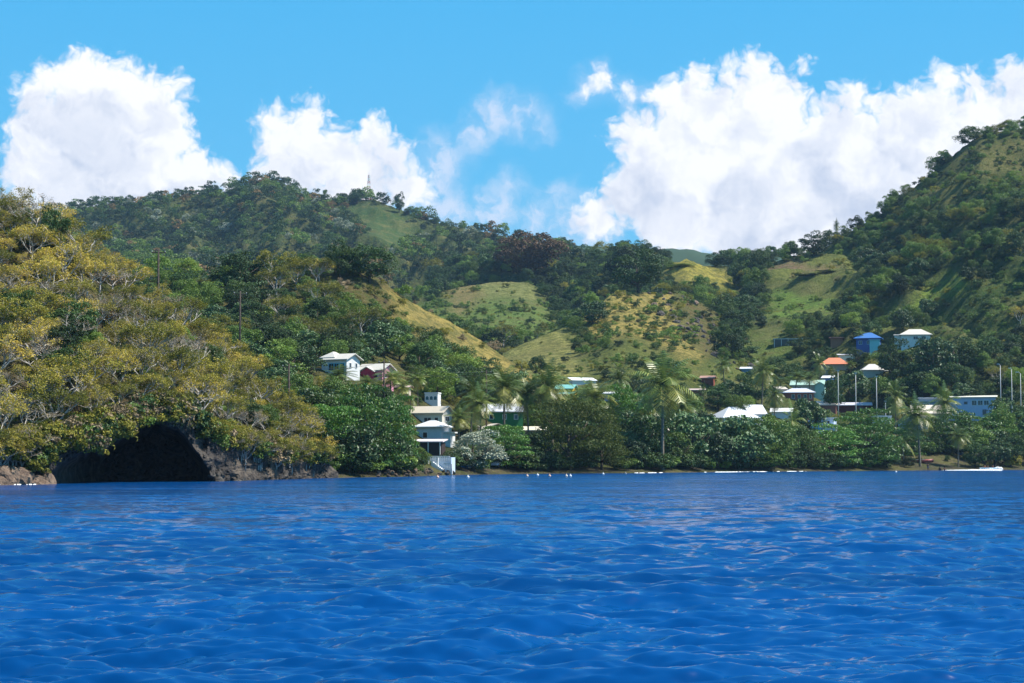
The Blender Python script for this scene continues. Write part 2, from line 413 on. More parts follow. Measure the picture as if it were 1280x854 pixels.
LEAF = {
 'yellow': foliage('leaves_yellowing', [(0,(.13,.13,.025)),(.3,(.30,.26,.045)),(.6,(.50,.40,.06)),(.85,(.57,.42,.09)),(1,(.42,.33,.18))], .6, .2, .25),
 'olive': foliage('leaves_olive', [(0,(.08,.10,.015)),(.4,(.17,.175,.025)),(.75,(.28,.25,.035)),(1,(.36,.27,.06))], .6, .2, .2),
 'airy': foliage('leaves_feathery', [(0,(.05,.08,.012)),(.5,(.09,.125,.018)),(1,(.17,.17,.025))], .6, .2, .2),
 'bare': foliage('leaves_withered', [(0,(.20,.16,.09)),(.5,(.28,.21,.13)),(1,(.36,.28,.16))], .7, .2, .1),
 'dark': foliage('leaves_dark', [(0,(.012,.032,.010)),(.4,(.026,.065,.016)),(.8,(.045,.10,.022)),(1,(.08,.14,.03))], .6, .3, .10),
 'mid': foliage('leaves_green', [(0,(.035,.075,.012)),(.4,(.075,.15,.02)),(.8,(.14,.23,.03)),(1,(.24,.31,.05))], .52, .4, .18),
 'light': foliage('leaves_light_green', [(0,(.06,.12,.015)),(.5,(.12,.21,.025)),(1,(.24,.31,.045))], .55, .35, .22),
 'gloss': foliage('leaves_glossy', [(0,(.025,.06,.02)),(.5,(.05,.11,.03)),(1,(.10,.17,.06))], .5, .42, .1),
 'grey': foliage('leaves_grey_green', [(0,(.12,.16,.09)),(.5,(.22,.25,.16)),(1,(.38,.40,.30))], .5, .5, .1),
 'almond': foliage('leaves_almond', [(0,(.03,.085,.012)),(.4,(.06,.17,.02)),(.85,(.12,.27,.03)),(1,(.24,.36,.05))], .45, .45, .22, hue=.3),
 'rust': foliage('leaves_rusty', [(0,(.08,.05,.03)),(.5,(.16,.095,.055)),(1,(.24,.16,.07))], .7, .2, .1),
 'palm': foliage('leaves_palm', [(0,(.05,.10,.018)),(.35,(.12,.18,.03)),(.7,(.32,.30,.06)),(1,(.52,.43,.14))], .4, .5, .15, hue=.15),
 'orange': foliage('leaves_far_orange', [(0,(.22,.13,.05)),(1,(.42,.27,.10))], .7, .2, .1),
}
BARK_G = bark('bark_pale_grey', (.50, .47, .43), (.30, .27, .24))
BARK_B = bark('bark_brown', (.12, .09, .06), (.06, .045, .03))
BARK_P = bark('bark_palm', (.26, .22, .17), (.15, .12, .09))

# terrain material
def terrain_mat():
    m, t, p, o = newmat('slope_ground'); setp(p, None, .95, .1)
    a = t.nodes.new('ShaderNodeAttribute'); a.attribute_name = 'cover'
    oc = objc(t)
    f1 = noisen(t, oc, .35, 8, .68); f2 = noisen(t, oc, .06, 5, .6); f3 = noisen(t, oc, 1.7, 4, .7)
    f4 = noisen(t, oc, .9, 6, .75)
    c = mixc(t, maprange(t, f1, .42, .60, 0, .72), a.outputs['Color'], (.10, .125, .03))
    c = mixc(t, maprange(t, f2, .48, .62, 0, .40), c, (.22, .19, .07))
    c = mixc(t, maprange(t, f3, .55, .75, 0, .55), c, (.20, .155, .09))
    c = mixc(t, maprange(t, f3, .45, .22, 0, .6), c, (.035, .05, .015))
    t.links.new(c, p.inputs['Base Color'])
    c = mixc(t, maprange(t, f4, .50, .62, 0, .55), c, (.05, .075, .02))
    c = mixc(t, maprange(t, f4, .44, .34, 0, .5), c, (.30, .26, .13))
    t.links.new(c, p.inputs['Base Color'])
    bumpn(t, mnode(t, 'ADD', mnode(t, 'ADD', f3, f1), f4), 1.0, 1.0, p)
    return m
TERR = terrain_mat()
def rock_mat(name, c1, c2, c3, scale=.6):
    m, t, p, o = newmat(name); setp(p, None, .85, .25)
    oc = objc(t); f1 = noisen(t, oc, scale, 8, .7); f2 = noisen(t, oc, scale*.25, 4, .6)
    c = mixc(t, maprange(t, f1, .4, .65, 0, 1), c1, c2); c = mixc(t, maprange(t, f2, .5, .68, 0, .8), c, c3)
    t.links.new(c, p.inputs['Base Color']); bumpn(t, f1, 1.0, .5, p); return m
ROCK = rock_mat('volcanic_rock', (.035, .030, .028), (.10, .085, .07), (.16, .12, .085))
BOULD = rock_mat('dark_boulder', (.05, .045, .042), (.13, .115, .10), (.22, .19, .15), 1.5)
TANR = rock_mat('tan_rock', (.16, .11, .08), (.27, .20, .145), (.12, .09, .07), .9)
SAND = rock_mat('dark_sand', (.12, .095, .075), (.17, .135, .105), (.09, .072, .06), .5)

# ------------------------------------------------------------------ terrain sheets
def sheet(name, pxs, Ys_fn, nrow):
    s = (np.asarray(pxs) - 640.0)/F
    r = np.linspace(0, 1, nrow)
    Y = Ys_fn(s[None, :], r[:, None]); X = Y*s[None, :]
    z, hid = zfun(X, Y)
    nc = len(s)
    V = np.stack([X, Y, z], -1).reshape(-1, 3)
    i = np.arange(nrow-1)[:, None]*nc + np.arange(nc-1)[None, :]
    Q = np.stack([i, i+1, i+nc+1, i+nc], -1).reshape(-1, 4)
    return V, Q, hid.reshape(-1), np.repeat(s[None, :], nrow, 0).reshape(-1)
pxs = np.concatenate([np.arange(-460, -40, 10), np.arange(-40, 1330, 3.2), np.arange(1330, 1760, 10)])
V, Q, hid, sv = sheet('slopes', pxs, lambda s, r: (shore(s) - 14) * (1 - 0) * ((1560/(shore(s)-14))**r), 560)
px, py = proj(V[:, 0], V[:, 1], V[:, 2])
# cover colours
cov = np.tile(np.array(FLOOR), (len(V), 1))
nz = fbm(V[:, 0]/18, V[:, 1]/18, 4); nzz = fbm(V[:, 0]/5, V[:, 1]/5, 3)
pjx = px + nzz*9; pjy = py + nz*6
hn = np.array(HN)[hid]
cov[np.isin(hn, ['headland'])] = (.12, .09, .05)
cov[np.isin(hn, ['ridge'])] = (.09, .085, .035)
cov[np.isin(hn, ['right', 'shoulder', 'saddle', 'field', 'knoll'])] = (.060, .085, .022)
cov[np.isin(hn, ['far', 'middle'])] = (.04, .06, .022)
for names, poly, colr, dens in GRASS:
    w_ = 0
    for jj in range(7):
        a_ = jj*.9; w_ = w_ + in_poly(pjx + 7*math.cos(a_), pjy + 5*math.sin(a_), poly)/7.0
    w_ = (w_*np.isin(hn, names))[:, None]; cov = cov*(1-w_) + np.array(colr)*w_
ysv = shore(sv); d = V[:, 1] - ysv
beach = (d < 9 + 15*(sv > .2)) & (hid == 0)
cov[beach] = (.11, .088, .068)
# headland front is cut away at the cliff: drop low cells there
fx = 640 + sv*F
drop = (fx < 400) & (V[:, 1] < ysv + 4.6)
cut = drop[Q].any(1)
me = npmesh('slopes', V, Q[~cut], TERR, True, attrs={'cover': ('POINT', 'FLOAT_COLOR', np.c_[cov, np.ones(len(cov))])})
terr = link(bpy.data.objects.new('slopes', me)); tag(terr, 'island slopes of grass, soil and forest floor rising from the bay', 'terrain', kind='structure')

# far blue hills on the horizon
def far_hills():
    xs = np.linspace(-800, 1300, 260); ys = np.linspace(1800, 2700, 40); X, Y = np.meshgrid(xs, ys)
    crest = 240 + fbm(X/150, Y/200, 5)*26 + 12*np.exp(-((X-80)/50)**2) + 6*np.exp(-((X-225)/45)**2)
    Z = crest*sm((Y-1800)/360)*(1 - .3*sm((Y-2250)/450)) + fbm(X/45, Y/45, 4)*10
    n = len(xs); i = np.arange(39)[:, None]*n + np.arange(n-1)[None, :]
    Qh = np.stack([i, i+1, i+n+1, i+n], -1).reshape(-1, 4)
    m, t, p, o = newmat('distant_forest'); setp(p, (.04, .07, .03), .9, .1)
    o = link(bpy.data.objects.new('hills', npmesh('hills', np.stack([X, Y, Z], -1).reshape(-1, 3), Qh, m, True)))
    tag(o, 'distant blue mountain ridge glimpsed above the saddle', 'hills', kind='structure')
far_hills()

# ------------------------------------------------------------------ sea cliff with the cave
def cave_open(pxa):     # arch top (py) of the cave mouth
    return np.interp(pxa, [30, 45, 75, 105, 140, 165, 190, 212, 235, 250, 262, 266], [606, 593, 579, 568, 556, 538, 522, 531, 549, 568, 590, 606])
def cliff():
    pxa = np.arange(-420, 424, 1.1); n = len(pxa); rows = 84
    s = (pxa - 640)/F; ys = shore(s)
    zt = cliff_top(pxa) + .5 + fbm(pxa/22, pxa*0+3, 3)*.9
    zt = np.maximum(zt, .2)
    vv = np.linspace(0, 1, rows)[:, None]
    Zc = -1.5 + (zt[None, :] + 1.5)*vv
    Yc = ys[None, :] + np.clip(Zc, -1, 99)*.42 + .3
    PX = np.repeat(pxa[None, :], rows, 0)
    r1 = fbm(PX/30, Zc/2.2, 5); r2 = 1 - np.abs(fbm(PX/16 + 9, Zc/1.1, 4))*2
    Yc = Yc - r1*1.9 - (r2-.5)*1.1
    zo = CAMZ + ys*(576 - cave_open(pxa))/F
    zo = zo + fbm(pxa/14, pxa*0, 3)*.5
    inside = sm((zo[None, :] - Zc)/1.2 + .2)
    depth = 4 + 20*sm((PX - 60)/75)*sm((275-PX)/30)
    # the left wall of the cave leans back gradually, showing pale rock low down
    Yc = Yc + inside*depth*np.where(zo[None, :] > -.5, 1, 0)
    # small notch far left
    nzo = CAMZ + ys*(576 - np.interp(pxa, [-30, 0, 18, 34], [590, 578, 582, 606]))/F
    Yc = Yc + sm((nzo[None, :] - Zc)/.8 + .2)*3.0*np.where((PX > -40) & (PX < 34), 1, 0)
    # top row tucked back under the slope
    Yc[-1] += 5; Zc[-1] = Zc[-1] - .4
    X = Yc*s[None, :]
    i = np.arange(rows-1)[:, None]*n + np.arange(n-1)[None, :]
    Qc = np.stack([i, i+1, i+n+1, i+n], -1).reshape(-1, 4)
    o = link(bpy.data.objects.new('sea_cliff', npmesh('sea_cliff', np.stack([X, Yc, Zc], -1).reshape(-1, 3), Qc, ROCK, False)))
    tag(o, 'dark volcanic sea cliff with a wide arched cave at the waterline', 'cliff', kind='structure')
cliff()

# ------------------------------------------------------------------ water
def water():
    rows = np.concatenate([[577.0, 577.2, 577.5], np.arange(577.9, 640, .34), np.arange(640, 880, .5), np.arange(882, 1300, 8), [2200, 4000]])
    Y = 4776.0/(rows - 576.0)
    Y = np.concatenate([[40000, 15000, 7000], Y])
    s = np.concatenate([np.linspace(-1.6, -.31, 40)[:-1], np.linspace(-.31, .31, 760), np.linspace(.31, 1.6, 40)[1:]])
    YY, SS = np.meshgrid(Y, s, indexing='ij'); XX = YY*SS
    Z = np.zeros(YY.shape); r = np.random.default_rng(11)
    wob = 0
    for k in range(130):
        lam = .17*(3.4/.17)**(r.random()); a = R(-80) + r.normal()*.42
        kx, ky = math.cos(a)*2*math.pi/lam, math.sin(a)*2*math.pi/lam
        amp = .0070*lam**.70
        res = (YY**2/4776)*.5*2.2
        fade = np.clip((lam*1.2 - res)/ (lam*.6), 0, 1)
        if not fade.any(): continue
        ph = kx*XX + ky*YY + r.random()*6.28 + wob
        q = np.sin(ph); Z += amp*fade*(q + .25*np.cos(2*ph))
    gust = 1 + .5*fbm(XX/9, YY/14, 3)
    Z = Z*gust - .02
    n = len(s); i = np.arange(len(Y)-1)[:, None]*n + np.arange(n-1)[None, :]
    Qw = np.stack([i, i+n, i+n+1, i+1], -1).reshape(-1, 4)[:, ::-1]
    m, t, p, o = newmat('sea_water')
    setp(p, (.002, .045, .26), .13, .5); p.inputs['IOR'].default_value = 1.333
    oc = objc(t)
    mp = t.nodes.new('ShaderNodeMapping'); mp.inputs['Scale'].default_value = (.34, 1.35, 1); t.links.new(oc, mp.inputs[0])
    n1 = noisen(t, mp.outputs[0], 3.2, 5, .6); n2 = noisen(t, mp.outputs[0], .8, 4, .55); n3 = noisen(t, mp.outputs[0], .05, 3, .5)
    h = mnode(t, 'ADD', mnode(t, 'MULTIPLY', n1, .11), mnode(t, 'MULTIPLY', n2, .34))
    # facet slopes added straight to the wave normal, so distant water keeps its chop
    def slopes(scale, sx, sy, stretch, det):
        mp2 = t.nodes.new('ShaderNodeMapping'); mp2.inputs['Scale'].default_value = (stretch, 1, 1); t.links.new(oc, mp2.inputs[0])
        cc = vnode(t, 'SUBTRACT', noisen(t, mp2.outputs[0], scale, det, .55, 'Color'), (.5, .5, .5))
        return vnode(t, 'MULTIPLY', cc, (sx, sy, 0))
    sl_ = vnode(t, 'ADD', slopes(3.4, .30, 1.05, .62, 1.5), slopes(1.3, .16, .85, .45, 1.5))
    sl_ = vnode(t, 'ADD', sl_, slopes(.45, .06, .50, .35, 2))
    gust = maprange(t, noisen(t, oc, .035, 3, .5), .35, .65, .7, 1.25)
    gust = mnode(t, 'MULTIPLY', gust, .9)
    sc_ = t.nodes.new('ShaderNodeVectorMath'); sc_.operation = 'SCALE'; t.links.new(sl_, sc_.inputs[0]); t.links.new(gust, sc_.inputs['Scale'])
    geo = t.nodes.new('ShaderNodeNewGeometry')
    t.links.new(vnode(t, 'NORMALIZE', vnode(t, 'ADD', geo.outputs['Normal'], sc_.outputs['Vector'])), p.inputs['Normal'])
    c = mixc(t, maprange(t, n3, .35, .65, 0, 1), (.0004, .040, .155), (.0008, .060, .225))
    nrm = p.inputs['Normal'].links[0].from_socket
    df = t.nodes.new('ShaderNodeBsdfDiffuse'); t.links.new(c, df.inputs['Color']); t.links.new(nrm, df.inputs['Normal']); t.links.new(c, p.inputs['Base Color'])
    mx = t.nodes.new('ShaderNodeMixShader'); mx.inputs[0].default_value = .28      # unresolved steep facets and bubbles scatter the body colour
    t.links.new(p.outputs[0], mx.inputs[1]); t.links.new(df.outputs[0], mx.inputs[2]); t.links.new(mx.outputs[0], o.inputs[0])
    me = npmesh('sea', np.stack([XX, YY, Z], -1).reshape(-1, 3), Qw, m, True)
    o = link(bpy.data.objects.new('sea', me)); tag(o, 'choppy deep blue bay water', 'water', kind='structure')
water()

# ------------------------------------------------------------------ haze
def haze():
    b = MB().box(-820, 1320, -30, 2720, -40, 460)
    m = bpy.data.materials.new('haze'); m.use_nodes = True; t = m.node_tree; t.nodes.clear()
    o = t.nodes.new('ShaderNodeOutputMaterial'); pv = t.nodes.new('ShaderNodeVolumePrincipled')
    pv.inputs['Color'].default_value = (.42, .66, 1.0, 1); pv.inputs['Density'].default_value = HAZE; pv.inputs['Anisotropy'].default_value = .1
    t.links.new(pv.outputs[0], o.inputs['Volume'])
    m.cycles.homogeneous_volume = True
    o = b.build('haze', m); tag(o, 'thin bluish sea air over the bay and hills', 'haze', kind='stuff')
HAZE = .00007
if HAZE: haze()
# ------------------------------------------------------------------ houses
GLASS, _t, _p, _o = newmat('window_glass'); setp(_p, (.02, .03, .045), .12, .6)
WHITE = paint((.80, .80, .79)); FASC = paint((.74, .73, .70), .6, .15)
def glassmat(): return GLASS
PROTECT = []      # (px0, py0, px1, py1, Y): nothing may be planted in front of these
def roof_mb(kind, w, d, rh, ev, th=.14):
    x0, x1, y0, y1 = -w/2-ev, w/2+ev, -d/2-ev, d/2+ev
    b = MB(); 
    if kind == 'flat':
        b.box(x0, x1, y0, y1, 0, .22); return b
    if kind == 'shed':      # high at the front
        b.add([(x0,y0,rh),(x1,y0,rh),(x1,y1,0),(x0,y1,0),(x0,y0,rh+th),(x1,y0,rh+th),(x1,y1,th),(x0,y1,th)],
              [(0,3,2,1),(4,5,6,7),(0,1,5,4),(1,2,6,5),(2,3,7,6),(3,0,4,7)]); return b
    if kind == 'back':      # high at the back: slope faces the sea
        b.add([(x0,y0,0),(x1,y0,0),(x1,y1,rh),(x0,y1,rh),(x0,y0,th),(x1,y0,th),(x1,y1,rh+th),(x0,y1,rh+th)],
              [(0,3,2,1),(4,5,6,7),(0,1,5,4),(1,2,6,5),(2,3,7,6),(3,0,4,7)]); return b
    c = [(x0,y0,0),(x1,y0,0),(x1,y1,0),(x0,y1,0),(x0,y0,th),(x1,y0,th),(x1,y1,th),(x0,y1,th)]
    sides = [(0,3,2,1),(0,1,5,4),(1,2,6,5),(2,3,7,6),(3,0,4,7)]
    if kind == 'hip':
        if w >= d: r0, r1 = (x0+(y1-y0)/2, 0, rh+th), (x1-(y1-y0)/2+.01, 0, rh+th)
        else: r0, r1 = (0, y0+(x1-x0)/2, rh+th), (0, y1-(x1-x0)/2+.01, rh+th)
        f = [(4,5,9,8),(5,6,9),(6,7,8,9),(7,4,8)] if w >= d else [(4,5,8),(5,6,9,8),(6,7,9),(7,4,8,9)]
        return b.add(c + [r0, r1], sides + f)
    if kind == 'gable':     # ridge along x; thin slabs
        for sgn in (-1, 1):
            ye = y0 if sgn < 0 else y1
            q = [(x0,ye,0),(x1,ye,0),(x1,0,rh),(x0,0,rh)]
            q2 = [(a, bb, z+th) for a, bb, z in q]
            b.add(q+q2, [(0,1,2,3),(4,5,6,7),(0,1,5,4),(1,2,6,5),(0,3,7,4),(3,2,6,7)])
        return b
    if kind == 'gabley':
        for sgn in (-1, 1):
            xe = x0 if sgn < 0 else x1
            q = [(xe,y0,0),(xe,y1,0),(0,y1,rh),(0,y0,rh)]
            q2 = [(a, bb, z+th) for a, bb, z in q]
            b.add(q+q2, [(0,1,2,3),(4,5,6,7),(0,1,5,4),(1,2,6,5),(0,3,7,4),(3,2,6,7)])
        return b
def wall_mb(kind, w, d, h, rh, ev, down=4.0):
    b = MB().box(-w/2, w/2, -d/2, d/2, -down, h)
    if kind == 'gable':
        k = rh*(d/2)/(d/2+ev)*.98
        b.add([(-w/2,-d/2,h),(-w/2,d/2,h),(-w/2,0,h+rh*.98),(w/2,-d/2,h),(w/2,d/2,h),(w/2,0,h+rh*.98)], [(0,1,2),(3,5,4),(0,2,5,3),(1,4,5,2)])
    if kind == 'gabley':
        b.add([(-w/2,-d/2,h),(w/2,-d/2,h),(0,-d/2,h+rh*.98),(-w/2,d/2,h),(w/2,d/2,h),(0,d/2,h+rh*.98)], [(0,1,2),(3,5,4),(0,2,5,3),(1,4,5,2)])
    return b
def opening(parent, face, w, d, u, z, ww, wh, frame, pane, name='window'):
    """a framed window or door set on a wall face; u across the face, z its sill."""
    if face in ('F', 'B'):
        sgn = -1 if face == 'F' else 1; o = Vector((u, sgn*d/2, z)); ax = Vector((1,0,0)); nn = Vector((0,sgn,0))
    else:
        sgn = 1 if face == 'R' else -1; o = Vector((sgn*w/2, u, z)); ax = Vector((0,1,0)); nn = Vector((sgn,0,0))
    t = .09
    def bar(mb, a0, a1, z0, z1, d0, d1):
        P = [o + ax*a + nn*q + Vector((0,0,zz)) for zz in (z0, z1) for (a, q) in ((a0,d0),(a1,d0),(a1,d1),(a0,d1))]
        mb.add(P, [(0,3,2,1),(4,5,6,7),(0,1,5,4),(1,2,6,5),(2,3,7,6),(3,0,4,7)])
    mb = MB(); W2 = ww/2
    bar(mb, -W2, -W2+t, 0, wh, .003, .07); bar(mb, W2-t, W2, 0, wh, .003, .07)
    bar(mb, -W2+t, W2-t, 0, t, .003, .07); bar(mb, -W2+t, W2-t, wh-t, wh, .003, .07)
    if name == 'window' and ww > .9: bar(mb, -.03, .03, t, wh-t, .003, .06)
    fr = mb.build(name, frame, parent)
    m2 = MB(); bar(m2, -W2+t, W2-t, t, wh-t, .004, .03); m2.build('pane' if name == 'window' else 'panel', pane, fr)
def house(label, px, py, w, d, h, rz, roof, rh, wall, roofc, wins=(), ev=.45, Y=None, cat='house', name='house', protect=True, wings=(), rough=.55, rust=.25, posts=(), down=4.0, dz=0, group=None, pad=(2, 2), cover=0):
    if Y is None: x, Y_, z = hit(px, py)
    else: Y_ = Y
    x, y, z = at(px, py, Y_); z += dz
    root = empty(name, (x, y, z), R(rz), label, cat, group)
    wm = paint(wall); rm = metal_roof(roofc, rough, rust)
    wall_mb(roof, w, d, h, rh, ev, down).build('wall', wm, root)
    o = roof_mb(roof, w, d, rh, ev).build('roof', rm, root, (0, 0, h + .004))
    for (ox, oy, w2, d2, h2, roof2, rh2, wall2, roofc2) in wings:
        o2 = wall_mb(roof2, w2, d2, h2, rh2, .3, down).build('wing_wall', paint(wall2), root, (ox, oy, -.006))
        roof_mb(roof2, w2, d2, rh2, .3).build('wing_roof', metal_roof(roofc2, rough, rust), root, (ox, oy, h2 - .002))
    for q in wins:
        face, u, zz, ww, wh = q[:5]; fc = q[5] if len(q) > 5 else (.75,.75,.73); nm = q[6] if len(q) > 6 else 'window'
        pm = GLASS if nm == 'window' else paint(q[7] if len(q) > 7 else (.25,.2,.15))
        opening(root, face, w, d, u, zz, ww, wh, paint(fc, .6, .1), pm, nm)
    for (x_, y_, h_) in posts:
        MB().box(x_-.07, x_+.07, y_-.07, y_+.07, -down, h_).build('post', FASC, root)
    mpp = Y_/F; hw = (abs(w*math.cos(R(rz))) + abs(d*math.sin(R(rz))))/2/mpp
    if protect: PROTECT.append((px-hw-pad[0], py-(h+rh)/mpp-pad[1], px+hw+pad[0], py-cover, Y_))
    return root
OFF = (.66, .62, .55); LIL = (.62, .62, .68); TANC = (.62, .55, .44); WR = (.80, .81, .84); BLU = (.10, .45, .60)
# the two houses on the left slope
house('white two storey house with turquoise front windows standing above the coconut palms', 428, 470, 4.4, 3.6, 2.5, -32, 'gable', 1.0, (.72,.72,.72), OFF,
      [('F',-.9,.7,1.1,1.3,BLU),('F',.2,.7,1.0,1.3,BLU),('F',1.3,.7,1.0,1.3,BLU),('R',-.8,1.2,.6,.9),('R',.8,1.2,.6,.9)], wings=[(-1.9,.2,2.6,3.2,2.9,'hip',1.0,(.8,.8,.8),OFF)], cover=2)
house('pink house with a maroon gable under a pale roof, just right of the white house', 470, 477, 4.8, 3.4, 1.7, -30, 'gable', 1.15, (.72,.30,.42), OFF,
      [('F',1.2,.4,.8,.8),('R',-.7,.5,.6,.8),('R',.7,.5,.6,.8)], wings=[(-.3,-1.75,2.6,1.0,1.5,'gabley',.8,(.45,.05,.10),OFF),(-2.6,-.6,1.8,2.2,1.3,'back',.4,(.7,.66,.6),OFF)], cover=3)
house('small house with a faded red roof behind the yellowing headland trees', 358, 502, 4.6, 2.2, .6, 12, 'gable', .9, (.5,.35,.3), (.30,.085,.07), ev=.3, protect=False)
house('low house with a pinkish roof corner beside the banana plants', 505, 492, 2.0, 1.6, .9, -10, 'gable', .4, (.6,.5,.45), (.6,.45,.40), cover=3)
r = house('small white building with arched veranda openings above the tan roofed house', 541, 507, 2.3, 2.2, 2.0, -12, 'flat', .2, (.82,.83,.84), (.8,.82,.82), ev=.08, cover=3)
def arches(root, n, w, d, z, hh, sp):
    for i in range(n):
        u = (i-(n-1)/2)*sp; b = MB(); pts = []
        for k in range(9):
            a = math.pi*k/8; pts.append((u + .26*math.cos(a), -d/2-.012, z+hh+.26*math.sin(a)))
        P = [(u+.26, -d/2-.012, z)] + pts + [(u-.26, -d/2-.012, z)]
        b.add(P + [(x, y+.009, zz) for x, y, zz in P], [tuple(range(len(P)))[::-1]] + [(k, (k+1)%11, 11+(k+1)%11, 11+k) for k in range(11)])
        b.build('window', paint((.06,.16,.20)), root)
arches(r, 3, 2.3, 2.2, .95, .35, .72)
house('long tan roofed house with a white gable end, above the white cottage', 538, 531, 6.0, 3.6, 1.75, -24, 'gable', 1.15, (.74,.70,.62), TANC,
      [('R',0,.5,1.6,.9,(.8,.8,.8)),('F',.4,.2,1.4,1.0),('F',2,.2,.8,1.0)], cover=4)
house('white cottage with a white hip roof and pale blue walls just above the shore', 541, 552, 4.2, 3.2, 2.2, -22, 'hip', 1.0, (.62,.68,.76), (.72,.72,.72),
      [('F',-.6,.5,.9,1.0,(.8,.8,.82)),('R',0,.1,.8,1.8,(.85,.85,.85),'door',(.7,.7,.7))], ev=.55, rust=.05, wings=[(2.6,.6,1.2,1.8,1.3,'flat',.1,(.8,.8,.8),(.8,.8,.8))], cover=0)
r = house('low porch with a pale pink awning and front painted dark for shade below the white cottage', 538, 566, 4.0, 1.8, 1.5, -16, 'back', .35, (.05,.035,.035), (.78,.66,.66), ev=.3, rust=.05, cat='porch', name='porch',  # solid near-black wall carries the shade inside the porch
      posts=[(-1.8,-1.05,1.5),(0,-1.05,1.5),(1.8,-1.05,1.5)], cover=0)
# white balustrade and stairs at the water's edge
def terrace():
    x, y, z = at(549, 587, 268)
    root = empty('terrace', (x, y, z), R(-14), 'white and pale blue terrace with balustrades and steps at the water\'s edge', 'terrace')
    wb = paint((.55,.66,.78)); b = MB().box(-1.3, 1.7, .2, 2.2, -1, 1.7); b.build('wall', wb, root)
    b = MB()
    for i in range(7): b.box(-.9+i*.24, -.66+i*.24, -.9, .19, -.6, 1.1-i*.17)
    b.build('steps', WHITE, root)
    for (xa, xb, yy, zz) in ((-1.4, 1.5, .12, 1.15), (.9, 2.0, -.9, .15)):
        b = MB().box(xa, xb, yy-.05, yy+.05, zz+.62, zz+.74)
        k = xa
        while k < xb: b.box(k, k+.08, yy-.03, yy+.03, zz, zz+.62); k += .26
        b.build('balustrade', WHITE, root)
    for xx, zz in ((-1.45, .5), (-.1, .35), (1.95, -.5)):
        MB().box(xx-.13, xx+.13, -.7, -.45, -.8, 1.3+zz).build('pillar', WHITE, root)
    PROTECT.append((533, 563, 562, 590, y))
terrace()
house('green house with a white roof behind the tallest shore palms', 626, 531, 7.2, 4.0, 2.2, 14, 'gable', 1.4, (.03,.20,.07), (.70,.72,.76),
      [('F',-2.2,.9,.8,.9),('F',.2,.9,.8,.9),('F',2.3,.9,.8,.9)], rust=.08, cover=3, pad=(2,-1))
house('house with a tan gable roof and front coloured as in shadow below the green house', 618, 545, 5.0, 4.0, 1.0, 16, 'gabley', 1.0, (.12,.10,.09), (.68,.60,.50), ev=.5, cover=2, wings=[(-3.0,.9,2.8,2.6,.9,'gabley',.7,(.4,.36,.3),(.70,.62,.52))])  # shadow on the gable front is put into the dark wall colour
house('long low shed with a pale sand coloured roof behind the shore trees', 655, 545, 7.6, 2.4, .9, 4, 'back', .7, (.35,.30,.24), (.72,.66,.54), ev=.3, cover=3)
house('small yellowish hut glimpsed between the shore trees', 678, 562, 1.4, 1.4, 1.6, 8, 'flat', .1, (.62,.54,.30), (.5,.45,.35), ev=.1, Y=330, cover=2)
house('yellow house with teal roofs in front of the bare earth slope', 708, 500, 3.6, 3.0, 2.2, -20, 'gable', .9, (.72,.45,.06), (.22,.52,.47),
      [('R',0,.7,.7,.8),('F',.5,.6,.8,.8)], wings=[(.8,-1.9,3.2,1.2,1.1,'back',.5,(.62,.38,.05),(.22,.52,.47))], ev=.4, cover=0)
house('long narrow building with a white roof on the terrace under the grassy knoll', 728, 480, 6.2, 2.0, .7, 24, 'back', .7, (.7,.7,.68), (.86,.88,.90), ev=.25, rust=.05, cover=0)
house('small blue grey house with a flat roof right of the shore palms', 765, 501, 3.0, 2.6, 1.5, -12, 'back', .5, (.30,.38,.55), (.62,.62,.62),
      [('F',0,.3,1.4,.7),('R',0,.3,.8,.8,(.8,.8,.8))], cover=0)
house('small tan roof showing through the trees right of the tall palm', 843, 548, 3.2, 2.2, 1.0, 30, 'gable', .9, (.4,.33,.28), (.62,.54,.46), cover=4)
house('red brown cabin on the slope above the breadfruit trees', 885, 479, 3.0, 2.2, 1.1, -16, 'gable', .6, (.30,.08,.05), (.45,.26,.20), cover=2)
house('low brick red house with a pinkish roof among the trees below the cabin', 871, 492, 3.4, 2.0, .7, -6, 'back', .4, (.32,.10,.07), (.62,.48,.44), cover=2)
house('large building with a broad weathered white roof rising above the shore trees', 917, 532, 9.0, 6.5, 1.6, 24, 'hip', 2.6, (.72,.74,.76), (.66,.68,.72), ev=.6, rust=.12,
      wings=[(5.4,.3,4.6,4.2,2.6,'gable',2.2,(.7,.72,.74),(.66,.68,.72))], cover=7, pad=(0, 0))
house('long white roof extending right of the large weathered roof', 977, 522, 4.6, 3.0, 1.2, -10, 'back', 1.0, (.7,.7,.7), (.68,.68,.68), rust=.2, cover=7)
house('small blue house with a white roof high among the dark trees', 933, 466, 2.4, 2.0, .9, -14, 'gable', .5, (.12,.25,.42), (.80,.80,.82), rust=.05, cover=2)
house('green roofed house with a shaded gable behind the lilac roofed veranda', 1010, 493, 8.4, 4.6, 2.3, -14, 'gable', 1.4, (.52,.46,.40), (.42,.60,.50),
      [('F',2.6,.9,.9,1),('F',-2,.9,.9,1),('R',0,1.0,.9,1)], wings=[(3.4,-1.6,2.6,3.2,2.2,'gabley',.9,(.30,.50,.44),(.34,.60,.52))], cover=1)
house('veranda house with a lilac grey hip roof and brick red front', 999, 500, 7.2, 3.6, 1.7, -8, 'hip', 1.1, (.42,.13,.10), (.62,.64,.72),
      [('F',-1.5,.2,.8,1.2,(.75,.62,.5)),('F',0,.2,.8,1.2,(.75,.62,.5)),('F',1.5,.2,.8,1.2,(.75,.62,.5)),('F',2.8,.2,.6,1.2,(.75,.62,.5))], ev=.6, rust=.05, cover=0)
